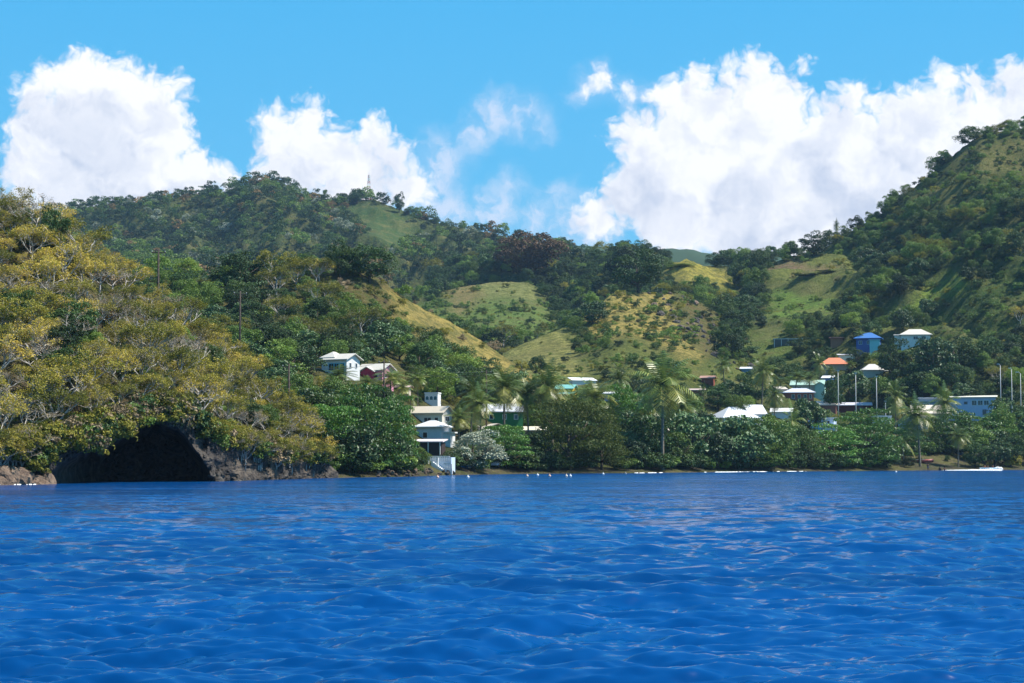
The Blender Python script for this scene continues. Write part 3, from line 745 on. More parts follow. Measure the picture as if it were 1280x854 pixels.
house('small tan roof at the left end of the veranda house', 974, 492, 2.4, 2.4, 1.0, 20, 'gable', .6, (.5,.42,.35), (.62,.55,.46), cover=2)
house('blue house with a white roof squeezed behind the green roofed house', 1036, 482, 2.6, 3.0, 1.9, -24, 'gable', .7, (.10,.22,.62), (.82,.82,.84), rust=.05, cover=0)
house('unfinished grey concrete building with bays darkened as if open on the green slope', 985, 430, 8.5, 2.8, 1.3, -6, 'flat', .2, (.10,.10,.09), (.55,.53,.48), ev=.2, posts=[(-4.1,-1.5,1.3),(-2,-1.5,1.3),(0,-1.5,1.3),(2,-1.5,1.3),(4.1,-1.5,1.3)], cover=0)  # dark wall behind the posts stands for shade in the bays
house('rusty brown house left of the blue hip roofed house', 1046, 432, 3.6, 3.0, 2.0, -10, 'back', .5, (.42,.17,.09), (.30,.13,.09), cover=0)
house('house with a bright orange hip roof', 1043, 462, 7.4, 4.4, 1.3, -10, 'hip', 1.9, (.55,.40,.30), (.80,.25,.12), ev=.5, rust=.08, wings=[(4.0,-.6,2.4,2.6,1.1,'hip',.9,(.5,.2,.15),(.60,.10,.08))], cover=4)
house('turquoise house with a flat white roof behind the orange roof', 1058, 451, 4.4, 2.8, 1.5, -4, 'back', .4, (.25,.62,.58), (.85,.86,.86), rust=.05, cover=0)
house('tall blue house with a blue hip roof on stilts high on the slope', 1086, 437, 6.6, 5.0, 3.0, -16, 'hip', 1.7, (.03,.10,.30), (.05,.18,.48),
      [('F',-2.1,1.3,1.0,1.1,(.2,.45,.6)),('F',.2,1.3,1.0,1.1,(.2,.45,.6))], ev=.7, rust=.02,
      wings=[(1.9,-2.1,2.8,1.3,2.6,'flat',.15,(.16,.55,.62),(.10,.35,.60))], cover=0)
house('house with a broad tan hip roof right of the blue house', 1144, 427, 8.2, 4.8, 1.7, -8, 'hip', 1.7, (.75,.73,.70), (.66,.60,.52), [('F',2.2,.4,1.4,1.0),('F',0,.4,1.4,1.0)], ev=.6,
      wings=[(-4.4,.3,2.8,2.6,1.7,'back',.4,(.7,.68,.64),(.66,.60,.52))], cover=0)
house('house with a pale hip roof and long shed roof halfway up the slope', 1090, 468, 5.4, 3.8, 1.0, 0, 'hip', 1.7, (.55,.55,.50), (.64,.61,.57), ev=.5, wings=[(4.4,.4,3.6,2.4,.8,'back',.5,(.5,.5,.48),(.70,.70,.72))], cover=3)
house('house with a tan gable roof at the left end of the long maroon building', 1033, 512, 5.0, 3.4, 1.0, -14, 'back', 1.1, (.30,.12,.09), (.66,.58,.50), cover=1)
house('small house with a tan roof behind the maroon building', 1042, 503, 4.0, 2.6, 1.2, -20, 'gable', .9, (.12,.10,.09), (.68,.62,.56), cover=1)
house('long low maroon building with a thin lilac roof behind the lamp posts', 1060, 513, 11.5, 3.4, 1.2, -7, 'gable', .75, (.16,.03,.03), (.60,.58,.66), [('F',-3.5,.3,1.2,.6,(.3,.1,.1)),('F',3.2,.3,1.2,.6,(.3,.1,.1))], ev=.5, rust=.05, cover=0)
house('pale blue two level house among the shore trees', 1028, 538, 6.2, 3.6, 2.8, -20, 'flat', .2, (.50,.62,.80), (.80,.82,.86), [('F',-.2,1.7,.6,.5,(.1,.1,.12)),('F',1.8,1.7,.6,.5,(.1,.1,.12))],
      wings=[(-1.4,-2.0,3.4,1.6,1.3,'gabley',.5,(.20,.48,.70),(.3,.5,.7)),(2.6,-2.3,2.6,1.8,1.0,'back',.2,(.6,.66,.74),(.85,.85,.88))], cover=3)
house('low white walled yard building left of the grey gabled house', 1102, 527, 4.6, 2.0, 1.2, -2, 'flat', .15, (.78,.80,.82), (.84,.84,.84), ev=.1, cover=2)
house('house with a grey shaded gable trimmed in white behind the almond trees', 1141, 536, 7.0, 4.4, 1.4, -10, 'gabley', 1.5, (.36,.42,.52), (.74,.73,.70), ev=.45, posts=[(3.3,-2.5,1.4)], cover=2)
house('wide house with a sand coloured roof sloping to the sea', 1163, 526, 8.6, 4.2, 1.6, -8, 'back', 2.2, (.5,.42,.34), (.72,.63,.50), ev=.4, rust=.08, cover=3)
house('low grey building with stacked flat roofs left of the big blue white house', 1163, 512, 9.4, 3.4, 2.0, -6, 'flat', .25, (.26,.34,.42), (.60,.60,.62), [('F',-1.5,.9,2.2,.6),('F',1.8,.9,2.2,.6)], ev=.3,
      wings=[(1.2,1.8,8.0,2.6,2.9,'flat',.2,(.30,.34,.38),(.62,.61,.60))], cover=2)
house('large pale blue two storey house with a flat cream roof and open balcony', 1214, 521, 12.0, 5.0, 4.8, -16, 'back', .55, (.42,.52,.74), (.74,.70,.62),
      [('F',-1.2,3.1,.9,.7,(.15,.2,.3)),('F',.9,2.8,1.3,1.3),('F',2.4,2.8,1.3,1.3),('F',3.9,2.8,1.3,1.3),('F',3.4,.4,1.0,1.4,(.2,.2,.3)),('R',-1.2,2.6,1.0,1.5,(.85,.85,.85)),('R',1.0,2.6,1.0,1.5,(.85,.85,.85)),('R',0,.3,1.6,1.4,(.85,.85,.85))], ev=.55, rust=.05, cover=7)
house('small hut with a pale roof under the almond trees by the right beach', 1166, 562, 2.2, 1.8, 1.2, 0, 'back', .3, (.3,.25,.2), (.60,.55,.50), Y=428, cover=2)

# ------------------------------------------------------------------ poles, wires, tower
CONC = paint((.62,.60,.57), .7, .2, 'concrete_pole'); DWOOD = bark('pole_timber', (.10,.08,.065), (.05,.04,.035)); STEEL = paint((.55,.56,.58), .4, .1)
def ground_z(x, y): return float(zfun(np.array([x]), np.array([y]))[0][0])
def lamp_post(px, pyt, pyb, Y, label, arm=0, pink=False):
    x, y, z = at(px, pyb, Y); _, _, zt = at(px, pyt, Y); g = min(ground_z(x, y), z) - .3; root = empty('lamp_post', (x, y, g), 0, label, 'lamp post', 'tall slender lamp posts of the village')
    h = zt - g; b = MB().tube([(0,0,0),(0,0,h*.5),(0,0,h)], [.13,.11,.08], 8); b.build('pole', CONC, root)
    if arm: MB().tube([(0,0,h-.05),(arm*.4,0,h+.32),(arm,0,h+.35)], [.06,.05,.05], 6).build('arm', STEEL, root)
    MB().box(arm-.32, arm+.32, -.16, .16, h+.25*(1 if arm else 0), h+.25*(1 if arm else 0)+.2).build('lamp_head', STEEL, root)
    PROTECT.append((px-3, pyt-3, px+3, pyb, y))
lamp_post(1048, 464, 515, 468, 'tall pale lamp post in front of the left part of the maroon building')
lamp_post(1070, 467, 514, 467, 'pinkish lamp post in front of the maroon building, between two others')
lamp_post(1096, 471, 519, 466, 'tall lamp post at the right end of the maroon building', 0)
lamp_post(1107, 502, 522, 465, 'short thin post right of the three lamp posts')
lamp_post(1251, 457, 502, 470, 'lamp post just right of the big pale blue house', -.5)
lamp_post(1265, 462, 503, 474, 'middle one of the three lamp posts at the right edge', -.4)
lamp_post(1276, 467, 500, 478, 'rightmost lamp post with a curved arm at the right edge', -.9)
UP = []
def utility_pole(px, pyt, pyb, Y, label, cross=True):
    x, y, z = at(px, pyb, Y); _, _, zt = at(px, pyt, Y); g = min(ground_z(x, y), z) - .3; h = zt - g
    root = empty('utility_pole', (x, y, g), .2, label, 'utility pole', 'dark wooden utility poles on the slope')
    MB().tube([(0,0,0),(0,0,h)], [.16,.11], 8).build('pole', DWOOD, root)
    if cross:
        MB().box(-.9, .9, -.06, .06, h-.45, h-.33).build('crossarm', DWOOD, root)
        for k in (-.8, 0, .8): MB().tube([(k,0,h-.329),(k,0,h-.16)], [.04,.05], 6).build('insulator', STEEL, root)
    UP.append(Vector((x, y, g+h-.2)))
    PROTECT.append((px-3, pyt-2, px+3, pyb-(pyb-pyt)*.3, y))
utility_pole(480, 450, 478, 300, 'utility pole in front of the pink house')
utility_pole(361, 455, 492, 250, 'utility pole rising from the trees right of the headland')
utility_pole(300, 364, 408, 250, 'utility pole standing among the green trees below the ridge')
utility_pole(198, 312, 336, 238, 'utility pole on the skyline behind the headland')
utility_pole(608, 463, 512, 330, 'utility pole beside the green house')
utility_pole(500, 461, 478, 345, 'short utility pole in the dark trees right of the pink house', False)
WIRE = paint((.03,.03,.03), .6, 0)
def wire(a, b, label, sag=.8):
    n = 14; pts = [a.lerp(b, i/n) - Vector((0,0,sag*4*(i/n)*(1-i/n))) for i in range(n+1)]
    o = MB().tube(pts, .022, 4).build('power_line', WIRE); tag(o, label, 'power line', 'power lines between the utility poles')
wire(UP[0], UP[4], 'power line sagging from the pink house to the green house'); wire(UP[0]-Vector((0,0,.5)), UP[4]-Vector((0,0,.5)), 'lower power line between the pink house and the green house', 1.1)
wire(UP[2], UP[3], 'power line running up towards the headland skyline'); wire(UP[1], UP[2], 'power line between the two poles beside the headland')
wire(UP[1], UP[0], 'power line from the headland pole to the pink house')
def tower(px, pyt, pyb, Y, w, label):
    x, y, z = at(px, pyb, Y); _, _, zt = at(px, pyt, Y); g = min(ground_z(x, y), z) - 1; h = zt - g
    root = empty('radio_tower', (x, y, g), .5, label, 'radio mast')
    RED = paint((.50,.10,.08), .6, .1); n = 9
    for k in range(n):
        b = MB(); z0, z1 = h*k/n, h*(k+1)/n; w0, w1 = w*(1-.72*k/n), w*(1-.72*(k+1)/n)
        c0 = [(sx*w0, sy*w0, z0) for sx, sy in ((-1,-1),(1,-1),(1,1),(-1,1))]; c1 = [(sx*w1, sy*w1, z1-.004) for sx, sy in ((-1,-1),(1,-1),(1,1),(-1,1))]
        for i in range(4):
            b.tube([c0[i], c1[i]], .075, 4, False); b.tube([c0[i], c1[(i+1)%4]], .045, 4, False); b.tube([c0[(i+1)%4], c1[i]], .045, 4, False); b.tube([c1[i], c1[(i+1)%4]], .045, 4, False)
        b.build('lattice_section', RED if k % 2 == 0 else WHITE, root)
    for k, zz in enumerate((.95, .86, .8)):
        MB().tube([(0,-w*.5,h*zz),(0,-w*.5-.5,h*zz)], [.7,.7], 12).build('dish', WHITE, root)
    MB().tube([(0,0,h),(0,0,h+2.5)], .09, 5).build('antenna', STEEL, root)
tower(461, 219, 244, 1362, 1.5, 'tall red and white lattice radio tower on the far green summit')
tower(453, 236, 245, 1364, .9, 'short mast left of the tall radio tower')

# ------------------------------------------------------------------ boats, car, people, buoys
def hull_mb(L, B, H, bow=.35):
    b = MB(); st = 11; pts = []
    for i in range(st):
        t = i/(st-1); x = -L/2 + L*t; w = B/2*(1 - max(0, (t-.45)/.55)**2.2)*(1 if t > .1 else .9); sheer = H*(1 + bow*t*t)
        pts.append([(x,-w,sheer),(x,-w*.82,H*.35),(x,-w*.3,0+.1*t*t),(x,w*.3,0+.1*t*t),(x,w*.82,H*.35),(x,w,sheer),(x,w*.86,sheer-.02),(x,w*.62,H*.32),(x,-w*.62,H*.32),(x,-w*.86,sheer-.02)])
    V = [p for r_ in pts for p in r_]; n = 10; Fc = []
    for i in range(st-1):
        for k in range(n): Fc.append((i*n+k, (i+1)*n+k, (i+1)*n+(k+1)%n, i*n+(k+1)%n))
    Fc += [tuple(range(n)), tuple(range((st-1)*n, st*n))[::-1]]
    return b.add(V, Fc, True)
def boat(px, py, Y, L, rz, col, label, inner=(.6,.6,.55), z=None, tilt=0, motor=False, trim=(.8,.8,.8), cat='boat', name='boat'):
    x, y, zz = at(px, py, Y); zz = z if z is not None else ground_z(x, y)
    root = empty(name, (x, y, zz), R(rz), label, cat); root.rotation_euler[0] = R(tilt)
    hull_mb(L, L*.30, L*.13).build('hull', paint(col, .4, .15), root)
    for k in (-.25, .05, .28): MB().box(L*k-.12, L*k+.12, -L*.115, L*.115, L*.09, L*.10).build('thwart', paint(inner), root)
    b = MB(); 
    b.box(-L*.5-.02, L*.1, -L*.152, -L*.140, L*.133, L*.150); b.box(-L*.5-.02, L*.1, L*.140, L*.152, L*.133, L*.150); b.build('gunwale', paint(trim), root)
    if motor:
        m = MB().box(-L/2-.35, -L/2-.02, -.16, .16, L*.12, L*.12+.5).build('outboard_motor', paint((.8,.8,.82), .3, 0), root)
        MB().box(-L/2-.26, -L/2-.14, -.05, .05, -.3, L*.12-.004).build('motor_leg', paint((.2,.2,.2)), m)
    return root
def person(px, py, Y, z, pose, label, shirt, skin=(.12,.06,.035), rz=0, shorts=(.05,.06,.12), s=1.0):
    """one continuous skinned figure; clothing as a child."""
    x, y, _ = at(px, py, Y)
    P = {'stand': [(0,0,.92),(0,0,1.15),(0,0,1.40),(0,0,1.50),(0,-.01,1.64),(0,-.02,1.74),(-.19,0,1.40),(-.25,-.02,1.12),(-.27,-.10,.88),(.19,0,1.40),(.26,-.03,1.13),(.24,-.16,.92),(-.10,0,.88),(-.12,-.02,.48),(-.12,.02,.07),(.10,0,.88),(.13,-.06,.49),(.14,.02,.07)],
         'sit': [(0,0,.12),(0,0,.35),(0,-.02,.60),(0,-.03,.70),(0,-.05,.84),(0,-.06,.94),(-.19,-.02,.60),(-.26,-.12,.34),(-.20,-.34,.24),(.19,-.02,.60),(.27,-.12,.34),(.22,-.34,.24),(-.10,-.04,.10),(-.15,-.42,.22),(-.14,-.52,-.16),(.10,-.04,.10),(.16,-.42,.22),(.15,-.52,-.16)]}[pose]
    E = [(0,1),(1,2),(2,3),(3,4),(4,5),(2,6),(6,7),(7,8),(2,9),(9,10),(10,11),(0,12),(12,13),(13,14),(0,15),(15,16),(16,17)]
    rad = [.15,.135,.15,.06,.105,.07,.06,.045,.035,.06,.045,.035,.10,.065,.045,.10,.065,.045]
    def body(name, pts, edges, radi, mat, parent):
        me = bpy.data.meshes.new(name); me.from_pydata(pts, edges, []); me.materials.append(mat)
        o = bpy.data.objects.new(name, me); link(o, parent)
        m = o.modifiers.new('skin', 'SKIN'); m.use_smooth_shade = True
        for i, v_ in enumerate(me.skin_vertices[0].data): v_.radius = (radi[i], radi[i]*.8); v_.use_root = (i == 0)
        o.modifiers.new('smooth', 'SUBSURF').levels = 1; o.modifiers['smooth'].render_levels = 1
        return o
    o = body('person', P, E, rad, paint(skin, .6, 0), None)
    o.location = (x, y, z); o.rotation_euler = (0, 0, R(rz)); o.scale = (s,)*3
    tag(o, label, 'person')
    body('shirt', [P[0], P[1], P[2], P[6], P[9]], [(0,1),(1,2),(2,3),(2,4)], [.165,.155,.165,.085,.085], paint(shirt), o)
    body('shorts', [P[0], P[12], tuple((a+b_)/2 for a, b_ in zip(P[12], P[13])), P[15], tuple((a+b_)/2 for a, b_ in zip(P[15], P[16]))], [(0,1),(1,2),(0,3),(3,4)], [.17,.12,.10,.12,.10], paint(shorts), o)
    MB().ball((P[5][0], P[5][1]+.01, P[5][2]-.01), .105, 8, 6, (.9,1,.8)).build('hair', paint((.01,.01,.01), .8, 0), o)
    return o
HB = shore((1238-640)/F) - 9
boat(1239, 586, HB, 4.6, 4, (.45,.62,.72), 'pale blue motor boat running along the right beach with people aboard', z=-.12, motor=False)
person(1231, 584, HB, .32, 'sit', 'person in an orange top sitting in the rear of the pale blue boat', (.85,.25,.04), rz=40)
person(1234.5, 584, HB-.3, .32, 'sit', 'second person in orange sitting in the pale blue boat', (.80,.30,.08), rz=-20)
person(1241, 584, HB, .32, 'sit', 'person in a reddish top sitting near the middle of the pale blue boat', (.55,.12,.06), rz=60)
o = MB().ball((0,0,.35), .5, 10, 7, (1.2,.7,.7)).ball((.8,0,.15), .36, 10, 7).ball((-.7,.1,.1), .3, 10, 7).build('white_splash', WHITE); o.location = at(1247, 584, HB-.2)[:2] + (.05,)  # white lumps stand for the splash at the right of the boat
tag(o, 'white fenders heaped at the bow of the pale blue boat', 'fenders')
person(1160, 586, shore((1160-640)/F)-.5, -.25, 'stand', 'dark dressed person standing at the water\'s edge on the right beach', (.03,.03,.04), rz=20)
person(1175, 586.5, shore((1175-640)/F)-3, -.35, 'sit', 'dark bather sitting in the shallows near the standing person', (.04,.03,.03), rz=-10, s=1.3)
person(1180.5, 586.5, shore((1180-640)/F)-3, -.4, 'sit', 'second dark bather in the shallows, right of the first', (.05,.03,.03), rz=30, s=1.3)
boat(584, 588, 281, 3.6, 10, (.10,.28,.55), 'small blue rowing boat drawn up in the shade under the grey green tree', z=None)
boat(742, 585, 322, 4.2, -14, (.45,.06,.08), 'red rowing boat lying tilted under the feathery shore tree', tilt=12)
boat(753, 586, 322, 3.2, 8, (.50,.10,.14), 'smaller red boat beside the tilted red boat', tilt=-8)
boat(1152, 574, 408, 5.0, -4, (.32,.07,.06), 'dark red boat parked in the shade behind the right beach')
boat(961, 582, 366, 3.0, 20, (.55,.12,.03), 'orange red dinghy in the shade of the beach shrubs', tilt=10)
boat(938, 581, 360, 3.0, -10, (.65,.65,.68), 'whitish dinghy in the shade of the large shore tree')
boat(842, 583, 340, 3.2, 8, (.25,.20,.15), 'brown rowing boat pulled under the tall palm')
boat(1208, 567, 428, 4.0, 3, (.12,.20,.35), 'dark blue boat lying in deep shade behind the right beach')
def car(px, py, Y, rz, label):
    x, y, _ = at(px, py, Y); z = ground_z(x, y)
    root = empty('parked_car', (x, y, z), R(rz), label, 'car'); B = paint((.72,.72,.80), .25, .05)
    prof = [(-1.75,.32),(-1.78,.75),(-1.6,.86),(-.95,.92),(-.45,1.38),(.9,1.42),(1.55,1.0),(1.78,.92),(1.78,.35)]
    b = MB(); n = len(prof)
    P = []
    for w_, sh in ((-.72, 0), (.72, 0)):
        P += [(x_, (w_ if zz < 1.0 else w_*.84), zz) for x_, zz in prof]
    b.add(P, [tuple(range(n)), tuple(range(n, 2*n))[::-1]] + [(k, n+k, n+(k+1)%n, (k+1)%n) for k in range(n)]); b.build('body', B, root)
    MB().add([(-.93,-.60,.95),(-.93,.60,.95),(-.50,.54,1.33),(-.50,-.54,1.33)], [(0,1,2,3)]).build('windscreen', GLASS, root, (-.012,0,.01))
    for sy in (-1, 1):
        MB().box(-.35, .95, sy*.725-.01, sy*.725+.01, .95, 1.0).build('side_trim', GLASS, root)
        MB().ball((-1.76, sy*.5, .68), .11, 8, 6, (.4,1.3,1)).build('headlight', WHITE, root)
        for xx in (-1.1, 1.1): MB().tube([(xx, sy*.60, .30), (xx, sy*.745, .30)], .30, 14).build('wheel', paint((.02,.02,.02)), root)
car(620, 586, 293.5, 76, 'small whitish car parked nose to the sea in the shade of the grey green tree')
PROTECT.append((612, 576, 628, 590, 294)); PROTECT.append((1146, 568, 1160, 580, 405)); PROTECT.append((735, 578, 762, 588, 320)); PROTECT.append((575, 580, 592, 590, 278))
BUOY = [(547,597,(.9,.55,.4),'pale orange'),(585,597,(.9,.9,.9),'white'),(659,595.5,(.85,.6,.45),'pale orange'),(672,594.5,(.9,.9,.9),'white'),(687,595.5,(.85,.55,.4),'pale orange'),(708,595.5,(.9,.75,.6),'cream'),(713,595.6,(.9,.9,.9),'white'),(754,593,(.85,.85,.85),'white'),(782,592.6,(.3,.3,.3),'dark'),(1120,590.5,(.9,.9,.9),'white')]
NEAR = ['below the white terrace','below the grey green tree','in front of the pale sand roofed shed, leftmost there','second from the left of the five off the shore palms','middle one of the five off the shore palms','left one of the touching pair off the shore palms','right one of the touching pair off the shore palms','off the feathery shore tree','off the brown rowing boat','off the almond trees on the right']
for (bx, by, c, cn), wh in zip(BUOY, NEAR):
    Yb = 4776/(by-576); x, y, z = at(bx, by, Yb)
    o = MB().ball((0,0,.06), .17, 10, 7).tube([(0,0,.2),(0,0,.34)], .03, 5).build('buoy', paint(c, .4, 0)); o.location = (x, y, 0)
    tag(o, cn + ' mooring buoy floating ' + wh, 'buoy', 'small mooring buoys off the beach')

# ------------------------------------------------------------------ foam along the shore and the boat's wake; boulders
FOAM, t_, p_, o_ = newmat('sea_foam'); setp(p_, (.85,.88,.90), .8, .2)
def foam_strip(name, spans, label, kind='stuff', zoff=.10, wid=.8):
    V = []; Qf = []; r_ = np.random.default_rng(5)
    for (x0, x1, dY, wd) in spans:
        pts = np.arange(x0, x1, .6)
        for i, q in enumerate(pts):
            s = (q-640)/F; Y = shore(s) + dY + .5*math.sin(q*.13) + r_.normal()*.12
            ww = wd*(.35 + .9*abs(fbm(np.array(q/7.), np.array(x0*1.), 3)))*min(1, (i+1)/6, (len(pts)-i)/6)
            h = (.015 + .05*r_.random())*wd if abs(float(fbm(np.array(q/5.), np.array(3.), 2))) > .22 or wd > 1.3 else -.16
            b = len(V); V += [(s*Y, Y, -.05), (s*(Y+ww), Y+ww, -.05), (s*(Y+ww*.5), Y+ww*.5, h+zoff*.3)]
            if i: Qf += [(b-3, b, b+2, b-1), (b-1, b+2, b+1, b-2)]
    o = link(bpy.data.objects.new(name, npmesh(name, V, Qf, FOAM, True))); tag(o, label, 'foam', kind=kind)
foam_strip('shore_foam', [(2,62,-1.0,.5),(793,828,-1.4,1.0),(880,900,-1.2,1.0),(893,960,-1.6,1.4),(965,1012,-1.2,1.0)],
           'thin white lines of surf breaking along the whole shoreline')
def wake():
    V = []; Qf = []; pts = np.arange(1156, 1252, .5); r_ = np.random.default_rng(9)
    for i, q in enumerate(pts):
        s = (q-640)/F; e = (q-1156)/96; Y = HB - 2.5 + 1.2*e
        h = .05 + .34*e**2*(.4 + r_.random()); ww = 1.5
        if q > 1240: h *= .6*(1252-q)/12 + .2
        b = len(V); V += [(s*Y, Y, -.05), (s*(Y+ww), Y+ww, -.05), (s*(Y+ww*.5), Y+ww*.5, h)]
        if i: Qf += [(b-3, b, b+2, b-1), (b-1, b+2, b+1, b-2)]
    o = link(bpy.data.objects.new('boat_wake', npmesh('boat_wake', V, Qf, FOAM, True))); tag(o, 'white wake trailing behind the pale blue motor boat', 'foam', kind='stuff')
wake()
def rock_mesh(seed, mat):
    r_ = np.random.default_rng(seed); b = MB().ball((0,0,0), 1, 10, 7); out = []
    for v_ in b.v:
        n = Vector(v_); k = 1 + .35*float(fbm(np.array(n.x*1.3+seed), np.array(n.y*1.3+n.z), 3)); out.append((n.x*k, n.y*k*.9, n.z*k*.7))
    b.v = out; b.sm = [False]*len(b.sm); return b.mesh('boulder', mat)
RM = [rock_mesh(i, m_) for i, m_ in enumerate((BOULD, BOULD, ROCK, BOULD, TANR, TANR))]
def boulder(x, y, z, s, k, label, group):
    o = link(bpy.data.objects.new('boulder', RM[k])); o.location = (x, y, z); o.scale = (s*(.8+.5*random.random()), s, s*(.7+.5*random.random()))
    o.rotation_euler = (random.random(), random.random(), random.random()*6.28); tag(o, label, 'boulder', group)
for i in range(78):
    q = 262 + 150*random.random()**1.0; s = (q-640)/F; Y = shore(s) - .8 + 2.6*random.random()
    boulder(s*Y, Y, -.1 + .4*(Y-shore(s)) + .1, .25 + .5*random.random()**2, random.choice((0,1,2,3)), 'dark volcanic boulder at the waterline under the right end of the headland', 'dark boulders under the headland')
for i in range(20):
    q = -4 + 66*random.random(); s = (q-640)/F; Y = shore(s) - .9 + 1.8*random.random()
    boulder(s*Y, Y, -.1 + .35*(Y-shore(s)), .35 + .7*random.random()**2, random.choice((4,5,4)), 'tan brown rock at the waterline left of the cave', 'tan rocks left of the cave')
for i in range(46):
    q = 470 + 100*random.random(); s = (q-640)/F; Y = shore(s) + 2.2*random.random()
    boulder(s*Y, Y, .05 + .3*(Y-shore(s)), .14 + .26*random.random()**2, random.choice((4,3,0)), 'small pale stone on the pebbly shore below the white terrace', 'stones on the pebbly shore')
for i in range(90):
    q = random.gauss(868, 26); w_ = 408 + (q-868)*.55 + random.gauss(0, 16)
    if not (360 < w_ < 470): continue
    hh = hit(q, w_)
    if hh is None: continue
    boulder(hh[0], hh[1], hh[2]+.1, .5 + 1.0*random.random()**2, random.choice((0,1,3,4)), 'grey brown boulder on the rocky flank right of the tan grass hill', 'boulders on the rocky hillside')
# ledge of tan rock beside the cave
def ledge():
    b = MB(); r_ = random.Random(4)
    for i in range(16):
        q = -6 + i*4.3; s = (q-640)/F; Y = shore(s) - .5 + .9*r_.random(); hh = (.5 + 1.0*r_.random())*(1.15 if i < 10 else .7)
        c = Vector((s*Y, Y+.6, hh*.35)); b.ball(c, 1, 9, 6, (.55+.3*r_.random(), .8, hh*.75))
    v2 = []
    for v_ in b.v:
        k = float(fbm(np.array(v_[0]*1.7), np.array(v_[2]*2.3+v_[1]), 3)); v2.append((v_[0]+k*.3, v_[1]+k*.4, v_[2]+k*.15))
    b.v = v2; b.sm = [False]*len(b.sm); o = b.build('rock_ledge', TANR); tag(o, 'tan brown rock ledge low at the waterline left of the cave', 'rock ledge')
ledge()
# ------------------------------------------------------------------ vegetation: shapes
def unit(v): return v/np.maximum(np.linalg.norm(v, axis=-1, keepdims=True), 1e-9)
def cards(C, N, size, rg, asp=.62):
    """leaf tufts: one bent rhombus per centre C facing N."""
    n = len(C); T = unit(np.cross(N, rg.normal(size=(n, 3)))); B = np.cross(N, T)
    s = np.asarray(size)[:, None]*(.65 + .7*rg.random((n, 1)))
    V = np.stack([C - T*s*.5, C - B*s*.5*asp + N*s*.12, C + T*s*.5, C + B*s*.5*asp + N*s*.12], 1).reshape(-1, 3)
    return V, np.arange(4*n).reshape(n, 4)
class Veg:
    def __init__(s): s.V = []; s.Q = []; s.rnd = []; s.n = 0
    def add(s, V, Q, rnd):
        s.V.append(V); s.Q.append(Q + s.n); s.n += len(V); s.rnd.append(rnd)
    def mesh(s, name, mat):
        V = np.concatenate(s.V); Q = np.concatenate(s.Q); r = np.concatenate(s.rnd)
        return npmesh(name, V, Q, mat, False, attrs={'rnd': ('FACE', 'FLOAT', r)})
def crown(seed, H, Rr, leaf, mat, nclump=26, per=150, base=.28, layered=False, flat=.8, loose=.0, name='crown'):
    rg = np.random.default_rng(seed); vg = Veg()
    zc = H*(base + (1-base)/2); hz = H*(1-base)/2
    for k in range(nclump):
        d = rg.normal(size=3); d /= np.linalg.norm(d)
        if layered:
            tier = rg.integers(0, 5); z = H*(base + (1-base)*(tier + .5 + .25*rg.normal())/5)
            rr = Rr*(1 - .55*abs((tier-1.3)/4.2))*(.35 + .65*rg.random()**.6); a = rg.random()*6.283
            c = np.array([rr*math.cos(a), rr*math.sin(a), z]); cr = Rr*(.26 + .16*rg.random()); sq = .26
        else:
            rad = (.50 + .42*rg.random()**.7); w = 1 + .22*math.sin(3*math.atan2(d[1], d[0]) + seed)
            c = np.array([d[0]*Rr*rad*w, d[1]*Rr*rad*w, zc + d[2]*hz*rad*(1 if d[2] > 0 else .85)]); cr = Rr*(.24 + .22*rg.random()); sq = flat
        n = int(per*(.7 + .6*rg.random())); q = unit(rg.normal(size=(n, 3)))
        q[:, 2] = np.where(q[:, 2] < -.35, -q[:, 2], q[:, 2])
        rad = (.72 + .36*rg.random((n, 1))) + loose*(rg.random((n, 1))-.5)
        C = c + q*cr*rad*np.array([1, 1, sq])
        N = unit(q*np.array([.8, .8, 1.1]) + rg.normal(size=(n, 3))*.55)
        r0 = rg.random()
        V, Q = cards(C, N, np.full(n, leaf), rg)
        vg.add(V, Q, np.clip(r0*.45 + .55*rg.random(n), 0, 1))
    return vg.mesh(name, mat)
def trunk_mesh(seed, H, Rr, mat, base=.28, thick=.045, name='trunk'):
    rn = random.Random(seed); b = MB(); top = Vector((rn.gauss(0, .03)*H, rn.gauss(0, .03)*H, H*.62))
    b.tube([(0,0,-1.2), (0,0,H*base*.5), top*.55, top], [H*thick, H*thick*.8, H*thick*.6, H*thick*.2], 6)
    for k in range(6):
        a = k*1.05 + rn.random(); z0 = H*(base*.6 + .06*k); p0 = Vector((0, 0, z0)); 
        p2 = Vector((math.cos(a)*Rr*.7, math.sin(a)*Rr*.7, z0 + H*.28)); b.tube([p0, p0.lerp(p2, .5) - Vector((0,0,H*.03)), p2], [H*thick*.5, H*thick*.33, H*thick*.12], 5)
    return b.mesh(name, mat)
